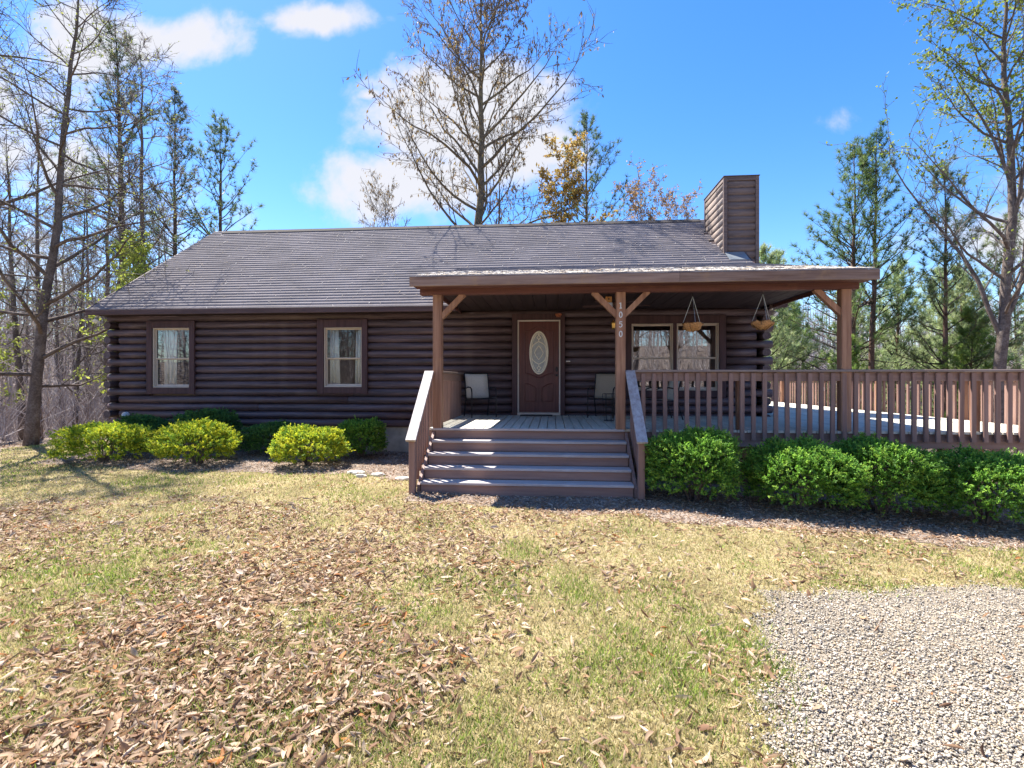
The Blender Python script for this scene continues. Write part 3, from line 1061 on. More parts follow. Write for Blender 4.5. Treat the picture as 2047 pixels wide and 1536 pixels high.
steps = thing('porch_steps', (-.1, -3.6, -.85), 'wide wooden porch steps with brown risers and worn handrails', 'steps')
RI, RUN = .172, .236
YN = -3.118
for n in range(1, 5):
    zt = -RI * n
    y1 = YN - RUN * n
    piece('tread', 'tread', steps, -1.60, 1.43, y1 - .028, y1 + RUN - .005, zt - .038, zt)
    piece('riser', 'paint', steps, -1.595, 1.425, y1 - .001, y1 + .024, zt - RI + .002 if n < 4 else float(g(0, -4)) - .03, zt - .039)
piece('riser', 'paint', steps, -1.595, 1.425, YN - .014, YN + .011, -RI + .002, -.040)
piece('nosing', 'tread', steps, -1.66, 1.43, YN - .055, YN - .018, -.037, .001)
for x0 in (-1.645, 1.438):
    MB().prism([(YN - .005, -.04), (YN - RUN * 4 - .03, -.04 - RI * 4), (YN - RUN * 4 - .03, -.90), (YN - RUN * 4 + .2, -.90), (YN - .005, -.38)], 0, x0, x0 + .04).build('stringer', MT['paint'], steps)
for s, xc in ((-1, -1.69), (1, 1.515)):
    yb = -4.16
    piece('newel_post', 'paint_z', steps, xc - .045, xc + .045, yb - .045, yb + .045, float(g(xc, yb)) - .05, -.045, c=.006)
    zt, yt = .915, -3.19
    MB().bar((xc, yb - .10, -.075), (xc, yt, zt), .145, .036).build('handrail', MT['rail_cap'], steps)
    MB().bar((xc, yb - .03, -.075), (xc, yt, zt - .085), .038, .12).build('lower_rail', MT['paint'], steps)
    n = 7
    for i in range(n):
        y = yb + .10 + (yt - yb - .14) * i / (n - 1)
        f = (y - (yb - .10)) / (yt - yb + .10)
        ztop = -.075 + f * (zt + .075) - .05
        fs = (YN - y) / (RUN * 4)
        zbot = -.10 - fs * RI * 4 - .12
        MB().board(xc - .019 + s * .03, xc + .019 + s * .03, y - .03, y + .03, zbot, ztop, .004).build('baluster', MT['paint_z'], steps)

# ------------------------------------------------------------------ small things on and around the porch


def patio_chair(loc, rz, label, sling='sling'):
    """stacking sling chair: local +y is the front"""
    o = bpy.data.objects.new('patio_chair', None)
    put(o, None, loc)
    tag(o, label, 'chair', 'sling patio chairs on the porch')
    WLOC[o.name] = Vector((0, 0, 0))            # parts are built in the chair's own coordinates
    for s in (-1, 1):
        x = s * .265
        MB().tube([(x, .235, .0), (x, .245, .30), (x, .235, .52), (x, .20, .595), (x, .12, .625), (x, -.05, .63), (x, -.235, .60)], .013, 8).build('front_leg_arm', MT['black_metal'], o)
        MB().tube([(x, -.34, .0), (x, -.27, .22), (x, -.215, .40), (x, -.25, .60), (x, -.33, .93)], .013, 8).build('back_leg', MT['black_metal'], o)
        MB().tube([(x, .24, .40), (x, .02, .375), (x, -.21, .37)], .012, 8).build('seat_rail', MT['black_metal'], o)
    for (y, z) in ((.24, .395), (-.21, .37), (-.325, .92)):
        MB().tube([(-.265, y, z), (.265, y, z)], .011, 8).build('cross_bar', MT['black_metal'], o)
    def sheet(name, pts):
        V, F = [], []
        for i, (y, z) in enumerate(pts):
            for k in range(5):
                x = -.25 + .5 * k / 4
                sag = .012 * math.sin(math.pi * k / 4)
                V.append((x, y - sag * .6, z - sag))
        for i in range(len(pts) - 1):
            for k in range(4):
                a = i * 5 + k
                F.append((a, a + 1, a + 6, a + 5))
        ob = MB().add(V, F).build(name, MT[sling], o, smooth=True)
        so = ob.modifiers.new('thick', 'SOLIDIFY'); so.thickness = .005
    sheet('seat_sling', [(.24, .408), (.12, .397), (0, .388), (-.12, .383), (-.20, .382)])
    sheet('back_sling', [(-.205, .40), (-.222, .50), (-.245, .60), (-.275, .72), (-.30, .82), (-.328, .93)])
    o.rotation_euler = (0, 0, rz)
    return o


patio_chair((-1.22, -.62, .0), R(206), 'pale sling patio chair left of the front door, turned towards the door')
patio_chair((1.36, -.62, .0), R(158), 'tan sling patio chair right of the front door, beside the numbered post', 'tan_sling')
patio_chair((2.45, -1.0, .0), R(100), 'sling patio chair half hidden behind the front railing under the double window')

# wire stand
ws = thing('wire_plant_stand', (1.36, -1.62, 0), 'slender black wire plant stand at the foot of the numbered porch post', 'plant stand')
def circle(cx, cy, z, r, n=16): return [(cx + r * math.cos(2 * math.pi * i / n), cy + r * math.sin(2 * math.pi * i / n), z) for i in range(n + 1)]
for z, r in ((.02, .085), (.27, .10), (.52, .12)):
    MB().tube(circle(1.36, -1.62, z, r), .005, 5).build('hoop', MT['black_metal'], ws)
for i in range(6):
    a = math.pi / 3 * i
    MB().tube([(1.36 + .085 * math.cos(a), -1.62 + .085 * math.sin(a), .003), (1.36 + .12 * math.cos(a), -1.62 + .12 * math.sin(a), .525)], .005, 5).build('upright', MT['black_metal'], ws)

# hanging coir baskets
def basket(x, y, label, zb):
    b = thing('hanging_basket', (x, y, zb), label, 'basket', 'coir baskets hung from the porch beam')
    n, V, F = 18, [], []
    prof = [(.03, 0), (.09, .018), (.135, .055), (.155, .10), (.158, .125), (.13, .115), (.10, .06), (.03, .035)]
    for (r, z) in prof:
        for k in range(n):
            a = 2 * math.pi * k / n
            rr = r * (1 + random.uniform(-.2, .2))
            V.append((x + rr * math.cos(a), y + rr * math.sin(a), zb + z + random.uniform(-.018, .018)))
    for i in range(len(prof) - 1):
        for k in range(n):
            F.append((i * n + k, i * n + (k + 1) % n, (i + 1) * n + (k + 1) % n, (i + 1) * n + k))
    F.append(tuple(range(n)))
    F.append(tuple((len(prof) - 1) * n + k for k in range(n)))
    MB().add(V, F).build('coir_liner', MT['coir'], b, smooth=True)
    w = MB().tube(circle(x, y, zb + .13, .16), .005, 5)
    for i in range(6):
        a = math.pi / 3 * i
        w.tube([(x + .163 * math.cos(a), y + .163 * math.sin(a), zb + .13), (x + .15 * math.cos(a), y + .15 * math.sin(a), zb + .06), (x + .05 * math.cos(a), y + .05 * math.sin(a), zb - .006)], .0035, 4)
    w.build('wire_frame', MT['black_metal'], b)
    for i in range(3):
        a = 2 * math.pi / 3 * i + .5
        MB().tube([(x + .16 * math.cos(a), y + .16 * math.sin(a), zb + .13), (x, y, zb + .56)], .0045, 4).build('hanger_wire', MT['metal_flash'], b)
    MB().tube([(x, y, zb + .555), (x, y, 2.34)], .004, 5).build('hook', MT['black_metal'], b)
basket(2.55, -2.9, 'frayed coir hanging basket in front of the double window', 1.565)
basket(3.64, -2.9, 'frayed coir hanging basket at the right end log corner', 1.585)

t3 = [(4.375, -2.9, 2.15), (4.295, -2.9, 1.985), (4.495, -2.9, 1.985), (4.40, -2.9, 2.135)]
tri = thing('triangle_bell', (4.39, -2.9, 1.98), 'black steel dinner triangle hanging beside the right porch post', 'bell')
MB().tube(t3, .007, 6).build('rod', MT['black_metal'], tri)
MB().tube([(4.38, -2.9, 2.146), (4.38, -2.9, 2.34)], .003, 4).build('cord', MT['black_metal'], tri)

bh = thing('nest_box', (1.23, -2.85, 1.96), 'small orange and white box hanging beside the numbered post under the porch beam', 'nest box')
MB().board(1.175, 1.275, -2.90, -2.80, 1.955, 2.045, .006).build('lower_box', MT['white'], bh)
m = MB().board(1.165, 1.265, -2.905, -2.795, 2.047, 2.14, .006); m.build('upper_box', MT['orange_wood'], bh)
MB().tube([(1.215, -2.907, 2.10), (1.215, -2.902, 2.10)], .013, 10).build('hole', MT['black_metal'], bh)
MB().tube([(1.215, -2.85, 2.139), (1.215, -2.85, 2.337)], .003, 4).build('hook', MT['black_metal'], bh)

lamp = thing('wall_lantern', (1.62, -.06, 1.9), 'small brass wall lantern on the logs between door and double window', 'lantern')
MB().tube([(1.62, -.05, 2.04), (1.62, -.11, 2.09), (1.62, -.16, 2.06)], .008, 6).build('arm', MT['brass'], lamp)
MB().lathe([(.003, 2.06), (.05, 2.03), (.055, 2.02), (.045, 2.015), (.035, 1.91), (.045, 1.905), (.02, 1.88), (.003, 1.87)], 1.62, -.16, 10).build('lantern_body', MT['brass'], lamp)

def eave_light(x, label):
    fl = thing('flood_light', (x, -.25, 2.2), label, 'light', 'flood lights under the eaves')
    MB().tube([(x, -.25, 2.293), (x, -.25, 2.25)], .035, 10).build('base', MT['white'], fl)
    MB().tube([(x, -.25, 2.252), (x + .02, -.29, 2.21)], .018, 8).build('neck', MT['white'], fl)
    MB().tube([(x + .015, -.28, 2.22), (x + .03, -.31, 2.19), (x + .05, -.35, 2.145), (x + .055, -.36, 2.135)], [.025, .045, .06, .03], 12).build('bulb', MT['white'], fl)
eave_light(4.88, 'white flood light under the right end of the eaves')
eave_light(-10.33, 'flood light under the left end of the eaves')

ob = thing('meter_box', (-9.77, -.1, -.12), 'small white round box on the bottom logs at the left corner', 'box')
MB().tube([(-9.77, -.06, -.05), (-9.77, -.13, -.05)], [.075, .07], 14).build('box_body', MT['white'], ob)
MB().tube([(-9.755, -.131, -.05), (-9.755, -.145, -.05)], .05, 14).build('cover', plain('blue_grey', (.25, .38, .5, 1), .5), ob)
pp = thing('vent_pipe', (-5.95, -.12, -.9), 'bent grey pipe standing up behind the middle yellow shrub', 'pipe')
MB().tube([(-5.95, -.16, float(g(-5.95, -.16)) - .05), (-5.95, -.16, -.24), (-5.97, -.16, -.19), (-6.02, -.16, -.17)], .018, 8).build('pipe', MT['white'], pp)
db = thing('door_bell', (.63, -.07, 1.2), 'little white bell push on the logs right of the door', 'bell push')
MB().board(.60, .69, -.075, -.06, 1.18, 1.205).build('plate', MT['white'], db)
MB().tube([(.645, -.075, 1.192), (.645, -.082, 1.192)], .008, 8).build('button', MT['brass'], db)
nest = thing('door_ornament', (.43, -.1, 2.2), 'small rust red ornament perched on the top corner of the door trim', 'ornament')
MB().lathe([(.005, 2.175), (.045, 2.18), (.07, 2.21), (.075, 2.235), (.055, 2.232), (.03, 2.21), (.005, 2.205)], .43, -.115, 12).build('bowl', MT['rust'], nest)
MB().board(.38, .48, -.16, -.084, 2.165, 2.174).build('shelf', MT['rust'], nest)
mt = thing('door_mat', (-.05, -.35, 0), 'dark door mat lying before the front door', 'mat')
MB().board(-.40, .30, -.42, -.13, .003, .018).build('mat_pad', MT['mat'], mt)
MB().board(-.37, .27, -.39, -.16, .018, .022).build('mat_weave', MT['mat'], mt)
ot = thing('outlet_box', (8.30, 4.42, .5), 'white weatherproof outlet box on the far side railing post', 'outlet')
MB().board(8.32, 8.40, 4.48, 4.515, .45, .57).build('cover', MT['white'], ot)
MB().board(8.33, 8.39, 4.470, 4.481, .47, .55).build('lid', MT['white'], ot)

fan = thing('ceiling_fan', (1.5, -1.6, 2.1), 'dark ceiling fan hanging behind the numbered porch post', 'fan')
MB().lathe([(.01, 2.334), (.06, 2.33), (.05, 2.29), (.02, 2.28), (.02, 2.255), (.09, 2.25), (.115, 2.22), (.11, 2.18), (.06, 2.16), (.01, 2.155)], 1.5, -1.6, 14).build('motor', MT['fascia'], fan)
for i in range(5):
    a = R(14) + 2 * math.pi * i / 5
    c, s_ = math.cos(a), math.sin(a)
    b = MB()
    V = []
    for (r, w) in ((.12, .02), (.20, .055), (.62, .07), (.655, .045)):
        for q in (-1, 1):
            for zt in (2.196, 2.204):
                V.append((1.5 + c * r - s_ * w * q, -1.6 + s_ * r + c * w * q, zt + q * .008))
    F = []
    for k in range(3):
        o4 = 4 * k
        F += [(o4, o4 + 4, o4 + 5, o4 + 1), (o4 + 2, o4 + 3, o4 + 7, o4 + 6), (o4 + 1, o4 + 5, o4 + 7, o4 + 3), (o4, o4 + 2, o4 + 6, o4 + 4)]
    F += [(0, 1, 3, 2), (12, 14, 15, 13)]
    b.add(V, F).build('blade', MT['fascia'], fan)

# flat stones in the bed
for i, (x, y, s, lb) in enumerate(((-3.05, -2.86, .16, 'longest flat pale stone edging the bed left of the steps'), (-2.62, -2.98, .12, 'flat pale stone in the bed, between the long stone and the steps'), (-2.86, -3.12, .10, 'small pale stone in front of the long flat stone'), (-2.1, -3.25, .14, 'flat pale stone lying against the left side of the steps'))):
    V, n = [], 9
    for (f, z) in ((1., 0), (1.02, .03), (.8, .05)):
        for k in range(n):
            a = 2 * math.pi * k / n
            rr = s * f * random.uniform(.82, 1.12)
            V.append((x + rr * math.cos(a), y + .6 * rr * math.sin(a), float(g(x, y)) - .005 + z))
    F = [(j * n + k, j * n + (k + 1) % n, (j + 1) * n + (k + 1) % n, (j + 1) * n + k) for j in range(2) for k in range(n)] + [tuple(2 * n + k for k in range(n)), tuple(range(n))[::-1]]
    tag(MB().add(V, F).build('flat_stone', MT['stone']), lb, 'stone', 'flat stones in the bed')

# ------------------------------------------------------------------ plants: vectorised pieces


def unit(a):
    return a / np.maximum(np.linalg.norm(a, axis=-1, keepdims=True), 1e-9)


def segs_to_mesh(P0, P1, R0, R1, k=3):
    """tapered k sided sticks"""
    P0, P1 = np.asarray(P0, float), np.asarray(P1, float)
    R0, R1 = np.asarray(R0, float), np.asarray(R1, float)
    d = unit(P1 - P0)
    ref = np.where(np.abs(d[:, 2:3]) > .9, np.array([[1., 0, 0]]), np.array([[0, 0, 1.]]))
    a = unit(np.cross(d, ref)); b = np.cross(d, a)
    n = len(P0)
    V = np.zeros((n, 2 * k, 3))
    for i in range(k):
        t = 2 * math.pi * i / k
        o = a * math.cos(t) + b * math.sin(t)
        V[:, i] = P0 + o * R0[:, None]
        V[:, k + i] = P1 + o * R1[:, None]
    f = []
    for i in range(k):
        j = (i + 1) % k
        f += [(i, j, k + j), (i, k + j, k + i)]
    F = (np.arange(n) * 2 * k)[:, None, None] + np.array(f)[None]
    return V.reshape(-1, 3), F.reshape(-1, 3)


def leaves_mesh(P, D, L, W, rg, fold=.25):
    """each leaf: two triangles sharing a folded midrib; D = pointing direction"""
    n = len(P)
    D = unit(D)
    r = unit(rg.normal(size=(n, 3)))
    S = unit(np.cross(D, r)); U = np.cross(S, D)
    L = np.broadcast_to(L, n)[:, None]; W = np.broadcast_to(W, n)[:, None]
    V = np.zeros((n, 4, 3))
    V[:, 0] = P
    V[:, 1] = P + D * L * .5 + S * W * .5 + U * W * fold
    V[:, 2] = P + D * L
    V[:, 3] = P + D * L * .5 - S * W * .5 + U * W * fold
    F = (np.arange(n) * 4)[:, None, None] + np.array([(0, 1, 2), (0, 2, 3)])[None]
    return V.reshape(-1, 3), F.reshape(-1, 3)


def needles_mesh(P, D, n_per, L, W, rg, spread=.75):
    """tufts: n_per single triangle needles fanned about D at every P"""
    n = len(P)
    D = np.repeat(unit(D), n_per, 0); P = np.repeat(P, n_per, 0)
    d = unit(D + rg.normal(size=(n * n_per, 3)) * spread)
    s = unit(np.cross(d, rg.normal(size=(n * n_per, 3))))
    l = L * rg.uniform(.7, 1.15, (n * n_per, 1))
    V = np.stack([P - s * W / 2 + d * .01, P + s * W / 2 + d * .01, P + d * l], 1)
    F = np.arange(n * n_per * 3).reshape(-1, 3)
    return V.reshape(-1, 3), F


def join(parts):
    V, F, C, b = [], [], [], 0
    for v, f, c in parts:
        V.append(v); F.append(f + b); b += len(v)
        c = np.asarray(c, float)
        C.append(np.tile(c, (len(v), 1)) if c.ndim == 1 else c)
    return np.vstack(V), np.vstack(F), np.vstack(C)


def tone_var(n, base, rg, v=.25, hue=.08, rep=1):
    base = np.asarray(base, float)
    c = base[None] * (1 + rg.uniform(-v, v, (n, 1))) * (1 + rg.uniform(-hue, hue, (n, 3)))
    return np.repeat(np.clip(c, 0, 1), rep, 0)


def branch_path(p, d, L, n, rg, wob_=.12, up=.0, droop=0.):
    pts = [p]
    d = d / np.linalg.norm(d)
    for i in range(n):
        d = d + rg.normal(size=3) * wob_ + np.array([0, 0, up - droop * (i / n)])
        d = d / np.linalg.norm(d)
        p = p + d * (L / n)
        pts.append(p)
    return pts


def deciduous(seed, H, r0, lean=(0, 0), start=.3, n_limb=24, limb=4.5, elev=(25, 55), leaf=None, leaf_per=.6, leaf_size=(.09, .04), bark='bark', nbr=9, ntw=6, twig_r=.006, up=.07, hang=False, fork=None, twig_col=(.20, .165, .14), wobble=.05, limbs=None, top_len=.35, leaf_z0=-9.):
    """broadleaf tree; returns a trunk mesh (with main limbs) and a crown mesh (branches, twigs, leaves)"""
    rg = np.random.default_rng(seed)
    m = MB()
    n = 16
    path, rad = [], []
    off = np.zeros(2)
    for i in range(n + 1):
        t = i / n
        off = off + rg.normal(size=2) * wobble * H / n
        path.append(np.array([lean[0] * t + off[0] * min(1, t * 3), lean[1] * t + off[1] * min(1, t * 3), H * t]))
        rad.append(max(.012, r0 * (1 - t) ** .85 * (1 + .35 * max(0, 1 - t * 12))))
    path[0][2] -= .3
    m.tube(path, rad, 10)
    def at(t):
        k = min(n - 1, int(t * n)); f = t * n - k
        return path[k] * (1 - f) + path[k + 1] * f, rad[k] * (1 - f) + rad[k + 1] * f
    S0, S1, Q0, Q1 = [], [], [], []
    LP, LD = [], []
    az = rg.uniform(0, 6.28)
    specs = []
    for i in range(n_limb):
        t = start + (1 - start) * ((i + rg.uniform(0, .8)) / n_limb) ** .9
        t = min(t, .985)
        az += 2.4 + rg.uniform(-.5, .5)
        el = R(rg.uniform(*elev)) * (1 + .35 * t)
        f = (t - start) / (1 - start)
        L = limb * (1 - (1 - top_len) * f) * rg.uniform(.7, 1.15) * (.75 + .25 * min(1, f * 4))
        specs.append((t, az, el, L))
    if limbs: specs += limbs
    for (t, az_, el, L) in specs:
        p, rt = at(t)
        d = np.array([math.cos(az_) * math.cos(el), math.sin(az_) * math.cos(el), math.sin(el)])
        pts = branch_path(p, d, L, 8, rg, .13, up)
        rl = min(rt * .55, .014 + .0095 * L)
        rr = [max(.006, rl * (1 - j / 8.6)) for j in range(9)]
        m.tube(pts, rr, 6, False)
        for b in range(nbr):
            u = .15 + .85 * (b + rg.uniform(0, 1)) / nbr
            k = min(7, int(u * 8)); f = u * 8 - k
            bp = pts[k] * (1 - f) + pts[k + 1] * f
            ld = pts[k + 1] - pts[k]
            ld = ld / np.linalg.norm(ld)
            side = rg.normal(size=3); side -= ld * side.dot(ld); side /= np.linalg.norm(side)
            bd = ld * .75 + side * .85 + np.array([0, 0, .12])
            bl = L * rg.uniform(.18, .42) * (1.15 - .55 * u)
            bpts = branch_path(bp, bd, bl, 4, rg, .16, up * .8)
            br = max(twig_r * 1.2, rr[k] * .42)
            for j in range(4):
                S0.append(bpts[j]); S1.append(bpts[j + 1])
                Q0.append(max(twig_r, br * (1 - j / 4.4))); Q1.append(max(twig_r * .8, br * (1 - (j + 1) / 4.4)))
            for w in range(ntw):
                uu = .2 + .8 * (w + rg.uniform(0, 1)) / ntw
                kk = min(3, int(uu * 4)); ff = uu * 4 - kk
                tp = bpts[kk] * (1 - ff) + bpts[kk + 1] * ff
                td = (bpts[kk + 1] - bpts[kk]); td = td / np.linalg.norm(td) + rg.normal(size=3) * .6
                tl = rg.uniform(.2, .55) * min(1.2, .35 + .22 * L)
                tpts = branch_path(tp, td, tl, 2, rg, .2, .05)
                for j in range(2):
                    S0.append(tpts[j]); S1.append(tpts[j + 1]); Q0.append(twig_r * (1 - .3 * j)); Q1.append(twig_r * (.7 - .35 * j))
                if leaf is not None:
                    hi = 1. if leaf_z0 < 0 else float(np.clip((tp[2] - leaf_z0) / 3., .06, 1.))
                    for q in range(rg.poisson(leaf_per * 3 * hi)):
                        f2 = rg.uniform(0, 1)
                        LP.append(tpts[1] * (1 - f2) + tpts[2] * f2 if rg.uniform() < .7 else tpts[0] * (1 - f2) + tpts[1] * f2)
                        LD.append((rg.normal(size=3) * .35 + np.array([0, 0, -1.])) if hang else (rg.normal(size=3) + np.array([0, 0, .2])))
    V, F = segs_to_mesh(np.array(S0), np.array(S1), np.array(Q0), np.array(Q1))
    parts = [(V, F, tone_var(len(S0), twig_col, rg, .3, .05, 6))]
    if leaf is not None and LP:
        LP, LD = np.array(LP), np.array(LD)
        nL = len(LP)
        v, f = leaves_mesh(LP, LD, leaf_size[0] * rg.uniform(.6, 1.2, nL), leaf_size[1] * rg.uniform(.7, 1.2, nL), rg)
        pal = np.array(leaf)
        cc = pal[rg.integers(0, len(pal), nL)] * (1 + rg.uniform(-.25, .25, (nL, 1)))
        parts.append((v, f, np.repeat(cc, 4, 0)))
    V, F, C = join(parts)
    tm, c = m.mesh('trunk', MT[bark], True, (0, 0, 0))
    return tm, soup('crown', V, F, C, MT['leaf'])


def pine(seed, H, r0, start=.35, spread=2.2, lean=(0, 0), tuft=.20, n_need=16, need_w=.016, cols=((.055, .095, .040), (.075, .115, .045), (.10, .14, .05)), whorl=.5, per=4, dens=1., dead=True, bushy=1.):
    rg = np.random.default_rng(seed)
    m = MB()
    n = 12
    path, rad = [], []
    off = np.zeros(2)
    for i in range(n + 1):
        t = i / n
        off = off + rg.normal(size=2) * .03 * H / n
        path.append(np.array([lean[0] * t + off[0], lean[1] * t + off[1], H * t]))
        rad.append(max(.012, r0 * (1 - t) ** .8))
    path[0][2] -= .3
    m.tube(path, rad, 9)
    def at(z):
        t = min(.9999, max(0, z / H)); k = int(t * n); f = t * n - k
        return path[k] * (1 - f) + path[k + 1] * f, rad[k] * (1 - f) + rad[k + 1] * f
    S0, S1, Q0, Q1, TP, TD = [], [], [], [], [], []
    def add(pts, r):
        k = len(pts) - 1
        for j in range(k):
            S0.append(pts[j]); S1.append(pts[j + 1]); Q0.append(max(.006, r * (1 - j / (k + .5)))); Q1.append(max(.005, r * (1 - (j + 1) / (k + .5))))
    z = H * (start * .35 if dead else start)
    while z < H * .985:
        f = (z / H - start) / (1 - start)
        for b in range(max(2, int(per + rg.integers(-1, 2)))):
            az = rg.uniform(0, 6.28)
            live = f > 0
            if not live:
                if rg.uniform() < .35: continue
                L = spread * rg.uniform(.25, .8)
                el = R(rg.uniform(-10, 25))
            else:
                L = spread * (min(1, .55 + f * 2) * (1 - f) ** .75 + .06) * rg.uniform(.55, 1.2)
                el = R(rg.uniform(5, 30) + 38 * f)
            p, rt = at(z + rg.uniform(-.12, .12))
            d = np.array([math.cos(az) * math.cos(el), math.sin(az) * math.cos(el), math.sin(el)])
            pts = branch_path(p, d, L, 5, rg, .10, .07 if live else 0)
            add(pts, min(rt * .5, .012 + .013 * L))
            nb_ = int((2 + L * 3.2) * dens)
            if not live:
                for w in range(int(2 + L * 2)):
                    k = rg.integers(1, 5)
                    dd = (pts[k + 1] - pts[k]) / np.linalg.norm(pts[k + 1] - pts[k]) + rg.normal(size=3) * .7
                    add(branch_path(pts[k], dd, rg.uniform(.2, .6), 2, rg, .2), .006)
                continue
            TP.append(pts[-1]); TD.append(pts[-1] - pts[-2] + np.array([0, 0, .05]))
            for w in range(nb_):
                u = .25 + .75 * (w + rg.uniform(0, 1)) / nb_
                k = min(4, int(u * 5)); f2 = u * 5 - k
                bp = pts[k] * (1 - f2) + pts[k + 1] * f2
                ld = pts[k + 1] - pts[k]; ld = ld / np.linalg.norm(ld)
                dd = ld * .8 + rg.normal(size=3) * .55 + np.array([0, 0, .30])
                bl = rg.uniform(.18, .55) * (.6 + .25 * L) * (1.2 - .6 * u)
                bpts = branch_path(bp, dd, bl, 2, rg, .15, .1)
                add(bpts, .008)
                for j in (1, 2):
                    TP.append(bpts[j]); TD.append(bpts[j] - bpts[j - 1] + np.array([0, 0, .08]))
                if rg.uniform() < .5 * bushy:
                    TP.append((bpts[0] + bpts[1]) / 2); TD.append(bpts[1] - bpts[0] + rg.normal(size=3) * .2)
        z += whorl * rg.uniform(.7, 1.3) * (1 - .35 * max(0, f))
    p, _ = at(H * .999)
    for j in range(5):
        TP.append(p - np.array([0, 0, .12 * j])); TD.append(np.array([0, 0, 1.]) + rg.normal(size=3) * .25)
    V, F = segs_to_mesh(np.array(S0), np.array(S1), np.array(Q0), np.array(Q1))
    parts = [(V, F, tone_var(len(S0), (.15, .115, .09), rg, .3, .05, 6))]
    TP, TD = np.array(TP), np.array(TD)
    v, f = needles_mesh(TP, TD, n_need, tuft, need_w, rg)
    pal = np.array(cols)
    cc = pal[rg.integers(0, len(pal), len(TP))] * (1 + rg.uniform(-.25, .25, (len(TP), 1)))
    cc = np.repeat(cc, n_need * 3, 0)
    parts.append((v, f, cc))
    V, F, C = join(parts)
    tm, c = m.mesh('trunk', MT['bark_pine'], True, (0, 0, 0))
    return tm, soup('crown', V, F, C, MT['needle'])


def plant_tree(name, meshes, x, y, label, cat='tree', group=None, rz=0., s=1., z=None):
    zz = float(g(x, y)) if z is None else z
    o = bpy.data.objects.new(name, None)
    put(o, None, (x, y, zz))
    tag(o, label, cat, group)
    for nm, me in zip(('trunk', 'crown'), meshes):
        p = bpy.data.objects.new(nm, me)
        col.objects.link(p)
        p.parent = o
    o.rotation_euler = (0, 0, rz)
    o.scale = (s, s, s)
    return o


# ------------------------------------------------------------------ shrubs


def shrub(x, y, rx, ry, h, seed, cols, label, group, n=1900, lsize=.038, zoff=0., flat=2.4):
    """rounded evergreen shrub: sprigs of small leaves through the crown, branching stems inside"""
    rg = np.random.default_rng(seed)
    z0 = float(g(x, y)) + zoff
    o = thing('shrub', (x, y, z0), label, 'shrub', group)
    # sprig positions: shell-weighted, lumpy superellipsoid
    u = rg.normal(size=(n, 3)); u = unit(u)
    u[:, 2] = np.where(u[:, 2] < -.55, -u[:, 2], u[:, 2])
    ph = rg.uniform(0, 6.28, 6)
    lump = 1 + .07 * np.sin(u[:, 0] * 5 + ph[0]) + .07 * np.sin(u[:, 1] * 6 + ph[1]) + .06 * np.sin(u[:, 2] * 7 + ph[2]) + .05 * np.sin(u[:, 0] * 11 + u[:, 2] * 9 + ph[3])
    e = np.abs(u) ** flat
    rad = 1 / np.maximum(e.sum(1), 1e-6) ** (1 / flat)
    rr = np.where(rg.uniform(size=n) < .72, rg.uniform(.84, 1.0, n), rg.uniform(.45, .9, n)) * lump
    rr = rr * np.where(rg.uniform(size=n) < .04, 1.10, 1)
    P = u * (rad * rr)[:, None] * np.array([rx, ry, h / 2]) + np.array([0, 0, h * .5])
    P[:, 2] = np.maximum(P[:, 2], .02)
    nl = 11
    D0 = unit(u * np.array([1, 1, .8]) + np.array([0, 0, .45]) + rg.normal(size=(n, 3)) * .35)
    Pn = np.repeat(P, nl, 0); Dn = np.repeat(D0, nl, 0)
    t = np.tile(np.linspace(0, 1, nl), n)[:, None]
    slen = np.repeat(rg.uniform(.05, .10, n), nl)[:, None]
    LPp = Pn + Dn * t * slen
    LDd = unit(Dn * .7 + rg.normal(size=(n * nl, 3)) * .65)
    k = n * nl
    v, f = leaves_mesh(LPp, LDd, lsize * rg.uniform(.7, 1.2, k), lsize * .52 * rg.uniform(.8, 1.2, k), rg)
    pal = np.array(cols)
    which = rg.integers(0, len(pal), n)
    cc = np.repeat(pal[which] * (1 + rg.uniform(-.22, .22, (n, 1))), nl, 0)
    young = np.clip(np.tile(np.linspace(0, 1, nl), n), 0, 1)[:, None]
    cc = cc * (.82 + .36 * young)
    me = soup('foliage', v, f, np.repeat(cc, 4, 0), MT['leaf'])
    inst('foliage', me, (x, y, z0), o)
    m = MB()
    for i in range(14):
        a = rg.uniform(0, 6.28); b = rg.uniform(.25, .95)
        tip = np.array([math.cos(a) * rx * b * .85, math.sin(a) * ry * b * .85, h * rg.uniform(.5, .85)])
        m.tube([(tip[0] * .08, tip[1] * .08, -.06), tuple(tip * np.array([.45, .45, .5])), tuple(tip)], [.016, .011, .005], 5)
        for q in range(3):
            w = tip * rg.uniform(.5, .9); e2 = w + rg.normal(size=3) * np.array([rx, ry, h * .4]) * .22
            m.tube([tuple(w), tuple(e2)], [.006, .003], 4)
    me, c = m.mesh('stems', MT['bark'], False, (0, 0, 0))
    inst('stems', me, (x, y, z0), o)
    return o


